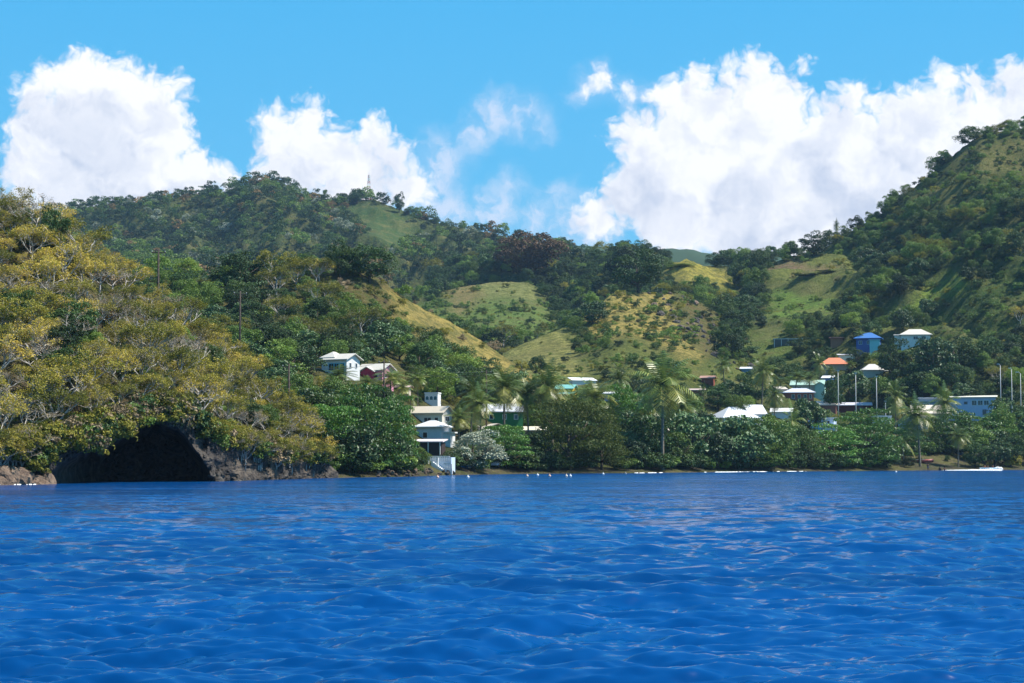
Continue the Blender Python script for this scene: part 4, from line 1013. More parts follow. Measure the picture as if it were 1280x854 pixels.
def sparse_tree(seed, H, Rr, leafmat, barkmat, leaves=9, leaf=.17, depth=4, spread=1.0):
    """open crown: pale branches fan out and carry loose tufts of leaves on their tips."""
    rn = random.Random(seed); rg = np.random.default_rng(seed); b = MB(); tips = []
    def grow(p, d, L, r, k):
        e = p + d*L; mid = p.lerp(e, .5) + Vector((rn.gauss(0, .08), rn.gauss(0, .08), rn.gauss(0, .06)))*L
        b.tube([p, mid, e], [r, r*.8, r*.62], 4 if k > 1 else 3, False)
        if k <= 2: tips.append((np.array(mid), .6)); 
        if k == 0: tips.append((np.array(e), 1.0)); return
        for j in range(3 if rn.random() < .72 else 2):
            nd = (d + Vector((rn.gauss(0, .55)*spread, rn.gauss(0, .55)*spread, rn.gauss(.10, .28)))).normalized()
            if nd.z < -.05: nd.z = .1
            grow(e, nd, L*(.60 + .25*rn.random()), r*.62, k-1)
    t0 = Vector((0, 0, -.6)); t1 = Vector((rn.gauss(0, .1)*H*.2, rn.gauss(0, .1)*H*.2, H*.22)); b.tube([t0, t1], [H*.026, H*.02], 5)
    for j in range(4):
        a = j*1.57 + rn.random(); d = Vector((math.cos(a)*.75*spread, math.sin(a)*.75*spread, .75)).normalized(); grow(t1, d, H*.24, H*.015, depth-1)
    tr = b.mesh('trunk', barkmat)
    vs = np.array(b.v); sc = Rr/max(1e-3, np.percentile(np.linalg.norm(vs[:, :2], axis=1), 97)); scz = H/ max(1e-3, vs[:, 2].max())
    for vv in tr.vertices: vv.co = (vv.co.x*sc, vv.co.y*sc, vv.co.z*scz)
    vg = Veg()
    T = np.array([t for t, w in tips])*np.array([sc, sc, scz]); Wt = np.array([w for t, w in tips])
    n = np.maximum(0, rg.poisson(leaves*Wt)); idx = np.repeat(np.arange(len(T)), n)
    C = T[idx] + rg.normal(size=(len(idx), 3))*np.array([.20, .20, .12])*leaf/.17
    N = unit(rg.normal(size=(len(idx), 3))*.6 + np.array([0, 0, .9])); pat = rg.random(len(T))
    V, Q = cards(C, N, np.full(len(idx), leaf), rg, .7); vg.add(V, Q, np.clip(pat[idx]*.5 + rg.random(len(idx))*.5, 0, 1))
    return vg.mesh('crown', leafmat), tr
def palm_meshes(seed, H, L=3.0, nf=19, dead=5, small=False):
    rn = random.Random(seed); b = MB(); lean = rn.uniform(-.12, .12)*H; ly = rn.uniform(-.08, .08)*H
    pts = [(lean*(i/6)**1.8, ly*(i/6)**1.8, -1 + (H+1)*i/6) for i in range(7)]
    b.tube(pts, [.19, .16, .14, .13, .12, .11, .12], 7); tr = b.mesh('trunk', BARK_P); top = np.array(pts[-1])
    def fronds(n, elev0, elev1, droop, nm, mat, LL, age):
        V = []; Qs = []; rr = []; cnt = 0
        for k in range(n):
            a = k*2.399 + rn.random()*.5; el = R(elev0 + (elev1-elev0)*((k + .5)/n)) + rn.gauss(0, .1); ln = LL*(.85 + .3*rn.random()); m = 16 if not small else 8
            p = top.copy(); d = np.array([math.cos(a)*math.cos(el), math.sin(a)*math.cos(el), math.sin(el)]); step = ln/m; side = np.array([-math.sin(a), math.cos(a), 0]); P = [p.copy()]; D = [d.copy()]
            for i in range(m):
                d = d + np.array([0, 0, -droop*(.5 + i/m)*(1.0 + .4*rn.random())/m*2.0]); d /= np.linalg.norm(d); p = p + d*step; P.append(p.copy()); D.append(d.copy())
            val = min(1, max(0, age + .42*(k/n) + rn.gauss(0, .10)))
            for i in range(m):
                t = i/m; wl = .95*math.sin(math.pi*min(1, .12 + .86*t))**.7*(LL/3.0)
                up = np.cross(D[i], side); up = up if up[2] > 0 else -up
                q0, q1 = P[i], P[i] + (P[i+1]-P[i])*.62
                for sg in (-1, 1):
                    tip = P[i] + D[i]*wl*.45 + side*sg*wl*.85 - np.array([0, 0, 1])*wl*(.35 + .2*rn.random()) + up*.05
                    V += [q0, q1, tip + (q1-q0)*.35, tip]; Qs.append((cnt, cnt+1, cnt+2, cnt+3)); cnt += 4; rr.append(min(1, max(0, val + rn.gauss(0, .06))))
                w = .035*(1-t*.6)*side
                V += [P[i]-w, P[i]+w, P[i+1]+w, P[i+1]-w]; Qs.append((cnt, cnt+1, cnt+2, cnt+3)); cnt += 4; rr.append(min(1, val+.25))
        return npmesh(nm, V, Qs, mat, False, attrs={'rnd': ('FACE', 'FLOAT', rr)})
    cr = fronds(nf, 80, -20, .62, 'crown', LEAF['palm'], L, .12)
    de = fronds(dead, -25, -70, .7, 'drooping_fronds', LEAF['palm'], L*.9, .62) if dead else None
    return cr, tr, de
print('veg meshes')
KIND = {}     # key -> list of variants {parts:[(name, mesh)], H, R}
def addk(key, parts, H, Rr): KIND.setdefault(key, []).append((parts, H, Rr))
for i in range(5): addk('yellow', [('crown', 0), ('trunk', 0)], 5, 3.3)
KIND = {}
def both(key, i, H, Rr, cr, tr, extra=None):
    addk(key, [('trunk', tr), ('crown', cr)] + ([('drooping_fronds', extra)] if extra else []), H, Rr)
for i in range(5):
    c, t = sparse_tree(100+i, 5.0, 3.0, LEAF['yellow'], BARK_G, 5.2, .17, 5, .95); both('yellow', i, 5, 3.4, c, t)
for i in range(4):
    c, t = sparse_tree(120+i, 5.0, 3.1, LEAF['olive'], BARK_G, 8, .18, 5, .8); both('olive', i, 5, 3.1, c, t)
for i in range(3):
    c, t = sparse_tree(140+i, 5.0, 3.2, LEAF['bare'], BARK_G, 2.2, .13, 5, 1.0); both('bare', i, 5, 3.2, c, t)
for key, mat, n, leaf, per, kw in (('dark', 'dark', 4, .34, 150, {}), ('mid', 'mid', 4, .32, 150, {'loose': .2}), ('light', 'light', 3, .30, 150, {'loose': .3}), ('gloss', 'gloss', 3, .50, 90, {}), ('grey', 'grey', 2, .30, 150, {'flat': .7})):
    for i in range(n):
        both(key, i, 7, 3.6, crown(200+i*7+len(key), 7, 3.5, leaf, LEAF[mat], 32, per, .03, **kw), trunk_mesh(200+i, 7, 3.6, BARK_B, .2))
for i in range(3):
    both('almond', i, 8, 5.6, crown(300+i, 8, 5.6, .36, LEAF['almond'], 74, 110, .04, layered=True), trunk_mesh(300+i, 8, 5.6, BARK_B, .2))
for i in range(2):
    both('airy', i, 6, 4.6, crown(330+i, 6, 4.6, .24, LEAF['airy'], 60, 130, .08, layered=True, loose=.6), trunk_mesh(330+i, 6, 4.6, BARK_B, .3))
both('rust', 0, 9, 5.2, crown(350, 9, 5.2, .5, LEAF['rust'], 40, 140, .05), trunk_mesh(350, 9, 5.2, BARK_B))
for i in range(4):
    cr_, tr_, de_ = palm_meshes(400+i, 7.0, 3.2, 26, 6); both('palm', i, 7, 3.2, cr_, tr_, de_)
for i in range(2):
    cr_, tr_, de_ = palm_meshes(420+i, 2.2, 2.4, 12, 0); both('banana', i, 3, 2.2, cr_, tr_)
# low shrubs (single mesh) and coarse trees for the far slopes (single mesh)
for key, mat in (('shrub_dark', 'dark'), ('shrub_mid', 'mid'), ('shrub_light', 'light'), ('shrub_olive', 'olive'), ('shrub_dry', 'bare')):
    for i in range(2): addk(key, [('', crown(500+i+len(key), 2.4, 1.7, .30, LEAF[mat], 12, 60, .0, loose=.4, name='shrub'))], 2.4, 1.7)
def joined(cr, tr):
    a = len(cr.vertices); V = np.zeros(a*3); cr.vertices.foreach_get('co', V)
    return cr
for key, mat in (('far_dark', 'dark'), ('far_mid', 'mid'), ('far_orange', 'orange'), ('far_light', 'light'), ('far_grey', 'grey')):
    for i in range(3): addk(key, [('', crown(600+i*3+len(key), 8, 4.4, .85, LEAF[mat], 16, 34, .0, name='tree'))], 8, 4.4)
print('veg ready')

# ------------------------------------------------------------------ planting
NAMES = {'yellow': 'deciduous_tree', 'olive': 'deciduous_tree', 'bare': 'bare_tree', 'dark': 'broadleaf_tree', 'mid': 'broadleaf_tree', 'light': 'broadleaf_tree', 'gloss': 'broadleaf_tree', 'grey': 'broadleaf_tree',
         'almond': 'almond_tree', 'airy': 'feathery_tree', 'rust': 'broadleaf_tree', 'palm': 'palm_tree', 'banana': 'banana_plant'}
def nm_of(k): return 'shrub' if k.startswith('shrub') else NAMES.get(k, 'broadleaf_tree')
PL = []   # placed centres for spacing: (x, y, r)
HEROES = []
def plant(key, x, y, z, h, wscale=1.0, label=None, group=None, cat=None, parts=True, vi=None):
    vs = KIND[key]; parts_, H, Rr = vs[random.randrange(len(vs)) if vi is None else vi % len(vs)]
    sc = h/H; rz = random.random()*6.283; name = nm_of(key); cat = cat or ('shrub' if name == 'shrub' else 'palm tree' if name == 'palm_tree' else 'banana plant' if name == 'banana_plant' else 'tree')
    if len(parts_) == 1:
        o = link(bpy.data.objects.new(name, parts_[0][1])); o.location = (x, y, z); o.rotation_euler = (0, 0, rz); o.scale = (sc*wscale, sc*wscale, sc); tag(o, label, cat, group); return o
    root = empty(name, (x, y, z), rz, label, cat, group); root.scale = (sc*wscale, sc*wscale, sc)
    for pn, me in parts_:
        if me is not None: link(bpy.data.objects.new(pn, me), root)
    return root
def hero(key, px, py, hpx, wpx, label, Y=None, group=None, vi=None):
    """py = foot, hpx = height and wpx = width in photo pixels, turned into metres at the tree's own distance."""
    if Y is None:
        h_ = hit(px, py)
        if h_ is None: return
        x, y, z = h_
    else:
        x, y, zf = at(px, py, Y); z = ground_z(x, y)
        if zf - z > .9*hpx*Y/F:
            h_ = hit(px, py)
            if h_ is not None: x, y, z = h_
    zt = at(px, py - hpx, y)[2]; Hm = max(1.0, zt - z); parts_, H, Rr = KIND[key][0]
    ws = (wpx*y/F/2)/(Rr*Hm/H)
    plant(key, x, y, z - .1, Hm, ws, label, group, vi=vi); PL.append((x, y, wpx*y/F*.42)); HEROES.append((px-wpx*.4, py-hpx, px+wpx*.4, py, y))
# shore trees, left to right
hero('almond', 415, 592, 84, 90, 'layered sea almond tree nearest the end of the headland cliff', Y=236)
hero('almond', 458, 592, 104, 100, 'tallest layered sea almond tree below the two hillside houses', Y=240)
hero('almond', 488, 592, 92, 70, 'sea almond tree whose layered branches lean over the pebbly shore left of the terrace', Y=250)
hero('light', 523, 592, 34, 28, 'bright green low tree directly left of the white terrace', Y=258)
hero('mid', 440, 560, 62, 60, 'green tree behind the tallest almond tree', Y=262)
hero('mid', 494, 560, 62, 40, 'green tree behind the almond trees, left of the tan roofed house', Y=275)
hero('grey', 592, 588, 52, 70, 'broad grey green silvery tree right of the terrace', Y=280)
hero('almond', 632, 588, 56, 66, 'sea almond tree right of the silvery tree', Y=296)
hero('dark', 668, 588, 50, 56, 'dark low tree in front of the sand roofed shed', Y=302)
hero('airy', 712, 590, 90, 110, 'wide feathery olive green tree on the shore', Y=306)
hero('airy', 752, 590, 60, 72, 'right lobe feathery tree beside the red rowing boats', Y=312, vi=1)
hero('almond', 786, 585, 98, 64, 'dark layered tree between the feathery tree and the tall palm', Y=335)
hero('dark', 812, 588, 70, 56, 'dark dense tree under the tall palm', Y=330)
hero('gloss', 866, 588, 78, 72, 'large glossy leaved breadfruit tree left of the big white roof', Y=338)
hero('mid', 846, 590, 50, 50, 'mid green tree right of the foot of the tall palm', Y=332)
hero('gloss', 922, 590, 70, 80, 'broad glossy tree in front of the big weathered white roof', Y=346)
hero('mid', 958, 588, 68, 76, 'wide green tree in front of the right end of the white roof', Y=356)
hero('light', 960, 588, 38, 50, 'pale green low shrub tree beside the orange red dinghy', Y=352)
hero('gloss', 880, 560, 46, 40, 'glossy tree behind the big white roof tree', Y=372)
hero('gloss', 1010, 540, 42, 44, 'round leafy tree left of the pale blue two level house', Y=420)
hero('mid', 1000, 590, 58, 44, 'green tree left of the long almond tree row', Y=372)
hero('almond', 1040, 588, 58, 80, 'left one of the spreading almond trees on the right beach', Y=380)
hero('almond', 1082, 588, 72, 86, 'middle one of the spreading almond trees on the right beach', Y=388)
hero('almond', 1118, 586, 58, 70, 'lower spreading almond tree left of the yellow palm on the right beach', Y=408)
hero('almond', 1188, 580, 64, 80, 'left almond tree in front of the big pale blue house', Y=430)
hero('almond', 1226, 578, 60, 84, 'right almond tree in front of the big pale blue house', Y=438)
hero('dark', 1268, 580, 84, 70, 'dark dense tree at the right edge of the beach', Y=446)
hero('mid', 1250, 576, 68, 40, 'green tree between the big blue house and the lamp posts', Y=438)
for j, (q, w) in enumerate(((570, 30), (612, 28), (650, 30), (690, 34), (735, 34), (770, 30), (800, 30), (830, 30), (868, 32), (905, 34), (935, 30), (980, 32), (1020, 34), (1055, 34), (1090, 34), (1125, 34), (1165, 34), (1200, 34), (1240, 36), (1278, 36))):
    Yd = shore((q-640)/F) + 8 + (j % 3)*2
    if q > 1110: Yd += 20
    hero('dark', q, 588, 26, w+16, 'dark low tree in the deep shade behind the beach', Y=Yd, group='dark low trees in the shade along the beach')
# palms
for q in [(426,501,31,44,'coconut palm spreading right below the white house',275),(460,501,22,36,'coconut palm below the pink house, left one of the pair',280),(488,503,30,44,'coconut palm below the pink house, right one of the pair',282),
          (630,560,74,58,'tall coconut palm in front of the green house',318),(588,560,68,50,'coconut palm left of the green house with a yellowing crown',315),(574,575,50,34,'slim coconut palm beside the white cottage',300),
          (661,560,64,44,'coconut palm second left of the yellow house',322),(691,560,76,56,'large coconut palm with many hanging dead fronds below the yellow house',322),(747,560,62,58,'coconut palm with yellow fronds right of the yellow house',330),
          (602,570,64,46,'coconut palm between the shed and the green house',306),(722,565,60,46,'coconut palm between the yellow house and the feathery tree',338),(806,575,66,48,'coconut palm left of the tallest one',340),(852,560,50,44,'coconut palm right of the tallest one',360),(540,575,34,26,'young palm right of the white cottage',310),
          (760,575,52,44,'short coconut palm with pale drooping fronds above the feathery tree',326),(828,580,98,78,'tallest coconut palm of the shore with a wide crown',325),(776,510,34,30,'small palm in front of the blue grey house',400),
          (522,510,34,26,'young palm beside the banana plants left of the arched building',300),(1150,565,44,52,'yellow green coconut palm leaning by the right beach',402),(1185,545,40,40,'palm in front of the low grey building',440),(1120,528,30,30,'small yellow palm left of the grey gabled house',445),
          (994,500,28,30,'palm above the green roofed house, middle one',500),(976,505,28,26,'palm left of the green roofed house',495),(1012,500,26,26,'palm above the green roofed house, right one',500),(1025,480,24,20,'small palm beside the blue house with the white roof',520),
          (952,500,34,34,'palm above the big weathered roof',460),(968,522,26,26,'small palm over the right end of the weathered roof',440),(905,480,22,24,'palm beside the red brown cabin',470),(1038,478,14,16,'palm under the orange roofed house',520),
          (1062,472,15,16,'palm right of the orange roofed house',520),(1013,415,18,16,'palm above the unfinished concrete building',600),(1075,438,18,16,'palm in front of the tall blue house',530),(701,317,14,9,'tiny palm silhouette on the far skyline, left one',None),(747,324,22,10,'tiny palm silhouette on the far skyline, right one',None),
          (1045,292,8,9,'round palm like tree on the skyline of the right hill',786),(500,512,26,28,'bushy palm left of the tan roofed house',290),(1140,470,26,22,'palm on the slope below the broad tan roof',520),(672,430,16,14,'palm on the edge of the grassy knoll',545),(716,412,16,16,'palm at the crest of the grassy knoll',562),(983,350,14,13,'palm on the brown shoulder',742),(1118,380,16,14,'palm beside the dark ravine',700)]:
    hero('palm', q[0], q[1], q[2]+2, q[3]*1.22, q[4], Y=q[5])
hero('banana', 513, 515, 24, 24, 'banana plant clump left of the arched white building', Y=296)
hero('banana', 1130, 570, 30, 34, 'banana plant with yellow leaves in front of the grey gabled house', Y=400)
hero('banana', 990, 545, 28, 34, 'banana plant beside the pale blue two level house', Y=410)
hero('banana', 880, 500, 16, 18, 'banana plant below the brick red house', Y=455)
# notable trees on the slopes
PROTECT.append((634, 296, 690, 334, 865))
hero('rust', 660, 352, 62, 78, 'huge rusty brown crowned tree on the ridge above the green field', Y=872)
hero('dark', 1070, 455, 20, 28, 'dark tree at the foot of the tall blue house', Y=532)
hero('dark', 798, 376, 66, 58, 'large dark tree above the tan grass hill', Y=600)
hero('dark', 780, 355, 46, 50, 'dark green tree at the left foot of the yellow grass top', Y=700)
hero('mid', 850, 362, 32, 34, 'green tree on the yellow grass top', Y=728)
hero('dark', 1018, 331, 40, 38, 'big round dark tree standing on the brown shoulder skyline', Y=745)
hero('dark', 988, 324, 22, 22, 'smaller dark tree left of the big round tree on the shoulder', Y=748)
hero('dark', 1008, 376, 28, 34, 'round dark tree in the green bowl, left one', Y=690)
hero('dark', 1034, 374, 24, 28, 'round dark tree in the green bowl, right one', Y=690)
hero('dark', 670, 470, 26, 26, 'lone dark tree standing on the grassy knoll', None)
hero('dark', 300, 362, 46, 66, 'dark broad tree on the middle ridge, left of the summit', Y=388)
hero('olive', 345, 352, 40, 60, 'olive coloured tree on the middle ridge crest', Y=392)
hero('dark', 425, 345, 42, 44, 'dark tree on the crest of the middle ridge', Y=402)
hero('dark', 462, 356, 48, 60, 'dark leafy tree at the top of the tan grass slope', Y=405)
hero('olive', 395, 352, 32, 46, 'olive tree on the ridge crest between the dark trees', Y=396)
hero('light', 168, 338, 26, 34, 'bright green tree on the saddle behind the headland', Y=225)
hero('dark', 66, 300, 42, 38, 'dark green tree among the yellow trees near the headland top', Y=208)
hero('dark', 1195, 480, 60, 52, 'dense dark tree behind the big pale blue house, left one', Y=510)
hero('gloss', 1165, 470, 52, 50, 'glossy leaved tree below the broad tan roof', Y=505)
hero('dark', 1115, 455, 34, 38, 'dark tree right of the tall blue house', Y=520)
hero('dark', 1140, 500, 44, 50, 'dark rounded tree above the yard building', Y=480)
hero('mid', 1115, 505, 40, 44, 'green tree right of the third lamp post', Y=482)
hero('gloss', 1068, 500, 36, 44, 'glossy tree between the lamp posts', Y=482)
hero('dark', 1043, 500, 34, 30, 'dark tree left of the first lamp post', Y=490)
hero('dark', 905, 412, 42, 44, 'dark clump tree under the yellow grass top', Y=640)
hero('dark', 938, 420, 44, 46, 'dark clump tree right of the rocky flank', Y=640)
hero('dark', 885, 420, 34, 30, 'dark tree beside the boulders of the rocky flank', Y=620)
hero('gloss', 935, 455, 24, 28, 'glossy tree above the small blue house', Y=560)
hero('dark', 1018, 462, 26, 26, 'dark tree left of the orange roof', Y=545)
hero('dark', 1000, 452, 30, 30, 'dark tree below the unfinished building', Y=560)
hero('yellow', 1275, 410, 28, 34, 'single yellow tree at the right edge of the lower slope', Y=500)
for j in range(9):
    hero('dark', 415+random.random()*40 if j < 4 else 455+j*11, 254+ (j*4 if j > 4 else 0), 13, 14, 'dark round tree around the radio tower meadow', Y=1335, group='dark trees on the far meadow')

PLa = list(PL)
def scatter(n, s0, s1, y0, y1, fn, spacing, seed):
    """random points on the slopes kept at least `spacing` apart (spacing may vary)."""
    rg = np.random.default_rng(seed); Y = np.sqrt(rg.random(n)*(y1**2-y0**2) + y0**2); s = s0 + (s1-s0)*rg.random(n); X = s*Y
    z, hid = zfun(X, Y); px, py = proj(X, Y, z)
    ok = fn(X, Y, z, np.array(HN)[hid], px, py, rg)
    ok &= (Y > shore(s) + 4)
    idx = np.nonzero(ok)[0]; cell = {}; out = []; g = max(spacing, 1.5)
    heavy = {}
    for (x, y, r) in PLa: heavy.setdefault((int(x//20), int(y//20)), []).append((x, y, r))
    for i in idx:
        x, y = X[i], Y[i]; c = (int(x//g), int(y//g)); bad = False
        for a in (-1, 0, 1):
            for b_ in (-1, 0, 1):
                for (xx, yy) in cell.get((c[0]+a, c[1]+b_), ()):
                    if (x-xx)**2 + (y-yy)**2 < spacing**2: bad = True; break
                if bad: break
            if bad: break
        if bad: continue
        c2 = (int(x//20), int(y//20))
        for a in (-1, 0, 1):
            for b_ in (-1, 0, 1):
                for (xx, yy, r) in heavy.get((c2[0]+a, c2[1]+b_), ()):
                    if (x-xx)**2 + (y-yy)**2 < (r*.8)**2: bad = True
        if bad: continue
        cell.setdefault(c, []).append((x, y)); out.append(i)
    out = np.array(out, int)
    return X[out], Y[out], z[out], np.array(HN)[hid[out]], px[out], py[out]
def visible(X, Y, Z):
    vis = np.zeros(len(X), bool); k = np.linspace(.15, .985, 60)
    for a in range(0, len(X), 800):
        x, y, z = X[a:a+800, None], Y[a:a+800, None], Z[a:a+800, None]
        zz = zfun(x*k, y*k)[0]; ray = CAMZ + (z-CAMZ)*k
        vis[a:a+800] = (ray > zz - .5).all(1)
    return vis
def in_grass(px, py, hn, jx=0, jy=0):
    """density of scrub where open ground lies, -1 elsewhere"""
    d = np.full(len(px), -1.0)
    for names, poly, c, dens in GRASS:
        k = in_poly(px+jx, py+jy, poly) & np.isin(hn, names); d[k] = dens
    return d
def blocked(px0, py0, px1, py1, y):
    for (a, b, c, d, Yh) in PROTECT:
        if y < Yh + 2 and px1 > a and px0 < c and py0 < d and py1 > b: return True
    return False
PLANTS = []    # (pixel height, key, x, y, z, h, w, zone)
def consider(res, hfun, kfun, zone, wide=1.0, seed=1):
    X, Y, z, hn, px, py = res; rg = np.random.default_rng(seed); nz = fbm(X/16, Y/16, 3); n2 = fbm(X/45+9, Y/45, 3)
    h = hfun(len(X), rg, hn)
    vis = visible(X, Y, z + h*.85); g = in_grass(px, py - h*F/Y*.5, hn); g0 = in_grass(px, py, hn)
    for i in range(len(X)):
        if not vis[i]: continue
        hp = h[i]*F/Y[i]
        if not (-75 < px[i] < 1355): continue
        if g[i] >= 0 and rg.random() > .02: continue
        if g0[i] >= 0 and rg.random() > .06: continue
        key = kfun(nz[i], n2[i], rg, hn[i], px[i], py[i])
        if key is None: continue
        Hk, Rk = KIND[key][0][1:]; rp = Rk*h[i]/Hk*F/Y[i]*wide*.85
        if blocked(px[i]-rp, py[i]-hp, px[i]+rp, py[i], Y[i]): 
            # try a low one instead
            h[i] *= .35; hp *= .35; rp *= .35
            if h[i] < 1.0 or blocked(px[i]-rp, py[i]-hp, px[i]+rp, py[i], Y[i]): continue
        if hn[i] == 'far': key = {'dark':'far_dark','mid':'far_mid','light':'far_light','grey':'far_grey'}.get(key, key)
        PLANTS.append((hp*(1 if not key.startswith('shrub') else .999), key, X[i], Y[i], z[i], h[i], wide, zone if isinstance(zone, str) else zone(hn[i], px[i], py[i])))
def S_(px): return (px-640)/F
# headland
def fh(X, Y, z, hn, px, py, rg): return (hn == 'headland')
def kh(a, b, rg, hn, px, py):
    u_ = rg.random() + a*.5
    if px > 60 and px < 125 and py > 420 and py < 500 and rg.random() < .5: return 'dark'
    if px < 40 and py > 480 and rg.random() < .5: return 'bare' if rg.random() < .5 else 'mid'
    if py > 500 and rg.random() < .35: return 'olive'
    return 'yellow' if u_ > .54 else 'olive' if u_ > .33 else 'bare' if u_ > .11 else 'mid' if u_ > 0 else 'dark'
consider(scatter(16000, S_(-90), S_(430), 150, 262, fh, 2.25, 21), lambda n, rg, hn: 2.2 + 3.0*rg.random(n)**1.3, kh, 'headland', 1.05)
consider(scatter(16000, S_(-90), S_(430), 150, 262, fh, 1.5, 22), lambda n, rg, hn: .7 + .9*rg.random(n), lambda a, b, rg, hn, px, py: ('shrub_olive', 'shrub_olive', 'shrub_dry', 'shrub_mid', 'shrub_dark', None, None)[rg.integers(0, 7)], 'headland')  # understory; the dark shrubs are added to deepen gaps between the crowns
# shrubs and small trees clinging to the cliff face and its rim
for i in range(420):
    q = -70 + 490*random.random(); s = S_(q); ys = float(shore(s)); zt = float(cliff_top(np.array(q))); zo = CAMZ + ys*(576 - float(cave_open(q)))/F
    lo = zo + .5 if 30 < q < 266 else (2.0 + .6*random.random())
    if 34 > q > -30: lo = max(lo, 2.2)
    if 222 < q < 345: lo = max(lo, zt - .7)
    zz = lo + (zt + .8 - lo)*random.random()**.6
    if zz < lo: continue
    y = ys + zz*.42 - .2 + .8*random.random(); h = 1.1 + 1.5*random.random()
    key = random.choice(['shrub_olive', 'shrub_olive', 'shrub_dry', 'olive', 'yellow', 'yellow', 'shrub_mid', 'bare'] if q > 270 or q < 30 else ['shrub_olive', 'shrub_dry', 'shrub_mid', 'shrub_dark', 'shrub_olive'])
    if not key.startswith('shrub'): h *= 1.5
    PLANTS.append((h*F/y, key, s*y, y, zz - .55*h, h, 1.0, 'cliff'))
# dark shrubs right behind the beach, added to give the shade under the trees
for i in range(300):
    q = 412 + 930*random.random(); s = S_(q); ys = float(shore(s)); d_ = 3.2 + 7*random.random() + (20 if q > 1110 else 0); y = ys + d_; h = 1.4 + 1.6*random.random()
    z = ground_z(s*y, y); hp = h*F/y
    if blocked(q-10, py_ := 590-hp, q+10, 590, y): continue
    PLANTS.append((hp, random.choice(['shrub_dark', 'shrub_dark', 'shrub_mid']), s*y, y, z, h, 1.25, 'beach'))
# middle ridge
def kr(a, b, rg, hn, px, py):
    u_ = rg.random()
    if px < 280 and py < 372: return 'mid' if u_ < .4 else 'light' if u_ < .7 else 'olive'
    if py > 445 or px < 330: return 'mid' if u_ < .34 else 'dark' if u_ < .62 else 'light' if u_ < .76 else 'gloss' if u_ < .93 else 'olive'
    if py < 400: return 'olive' if u_ < .30 else 'mid' if u_ < .55 else 'dark' if u_ < .78 else 'yellow' if u_ < .86 else 'bare' if u_ < .93 else 'light'
    return 'mid' if u_ < .35 else 'dark' if u_ < .68 else 'light' if u_ < .84 else 'olive'
consider(scatter(14000, S_(-60), S_(860), 225, 430, lambda X, Y, z, hn, px, py, rg: (hn == 'ridge'), 4.7, 31), lambda n, rg, hn: 3.6 + 3.4*rg.random(n), kr,
         lambda hn, px, py: 'ridge_top' if py < 400 else 'ridge_low', 1.05)
# village flat and shore
def kl(a, b, rg, hn, px, py):
    u_ = rg.random(); return 'gloss' if u_ < .34 else 'dark' if u_ < .62 else 'mid' if u_ < .88 else 'light' if u_ < .94 else 'palm'
consider(scatter(14000, S_(380), S_(1370), 232, 520, lambda X, Y, z, hn, px, py, rg: (hn == 'low'), 5.6, 41), lambda n, rg, hn: 4.2 + 3.6*rg.random(n), kl,
         lambda hn, px, py: 'village_left' if px < 800 else 'village_right', 1.0)
# centre and right hills
def kc(a, b, rg, hn, px, py):
    u_ = rg.random() + .25*a
    if hn == 'right' and py < 330: return 'mid' if u_ < .42 else 'dark' if u_ < .66 else 'light' if u_ < .86 else 'olive'  # lighter crowns here put the sunlit patches into the leaf colour
    return 'dark' if u_ < .46 else 'mid' if u_ < .70 else 'gloss' if u_ < .84 else 'light' if u_ < .94 else 'olive'
mid_h = ['knoll', 'field', 'saddle', 'shoulder', 'right', 'middle']
def zc(hn, px, py):
    if hn == 'middle': return 'middle'
    if hn == 'right': return 'right_high' if py < 400 else 'right_low'
    if hn == 'field': return 'field'
    return 'centre'
consider(scatter(60000, S_(440), S_(1370), 400, 1000, lambda X, Y, z, hn, px, py, rg: np.isin(hn, [q for q in mid_h if q != 'right']), 4.6, 51), lambda n, rg, hn: np.where(hn == 'middle', 4.6, 3.0) + 5.0*rg.random(n)**1.6, kc, zc, 1.0)
consider(scatter(50000, S_(990), S_(1370), 470, 830, lambda X, Y, z, hn, px, py, rg: hn == 'right', 3.7, 52), lambda n, rg, hn: 2.4 + 5.0*rg.random(n)**2, kc, zc, 1.05)
def shrub_kind(a, b, rg, hn, px, py): return ('shrub_dark', 'shrub_mid', 'shrub_light', 'shrub_olive', 'shrub_mid')[rg.integers(0, 5)]
# scrub on the open grass
def scrub(n, s0, s1, y0, y1, spacing, seed, hills_, ridge=False):
    res = scatter(n, s0, s1, y0, y1, lambda X, Y, z, hn, px, py, rg: np.isin(hn, hills_), spacing, seed); X, Y, z, hn, px, py = res
    rg = np.random.default_rng(seed); g = in_grass(px, py, hn); nz = fbm(X/14, Y/14, 3); vis = visible(X, Y, z + 1.2)
    for i in range(len(X)):
        if not vis[i] or not (-60 < px[i] < 1340): continue
        d_ = g[i] if g[i] >= 0 else .55
        if rg.random() > d_*(.45 + 1.5*max(0, nz[i]+.15)): continue
        h = .6 + 1.8*rg.random()**2.2; key = shrub_kind(0, 0, rg, hn[i], px[i], py[i]); rp = h*.8*F/Y[i]
        if hn[i] == 'ridge' and rg.random() < .5: key = 'shrub_olive' if rg.random() < .6 else 'shrub_dry'
        if blocked(px[i]-rp, py[i]-h*F/Y[i], px[i]+rp, py[i], Y[i]): continue
        PLANTS.append((h*F/Y[i], key, X[i], Y[i], z[i], h, 1.2, 'scrub'))
scrub(50000, S_(440), S_(1360), 400, 860, 2.5, 61, ['knoll', 'field', 'saddle', 'shoulder', 'right'])
scrub(16000, S_(120), S_(760), 240, 425, 2.2, 62, ['ridge'])
scrub(4000, S_(420), S_(1340), 240, 480, 4.0, 63, ['low'])
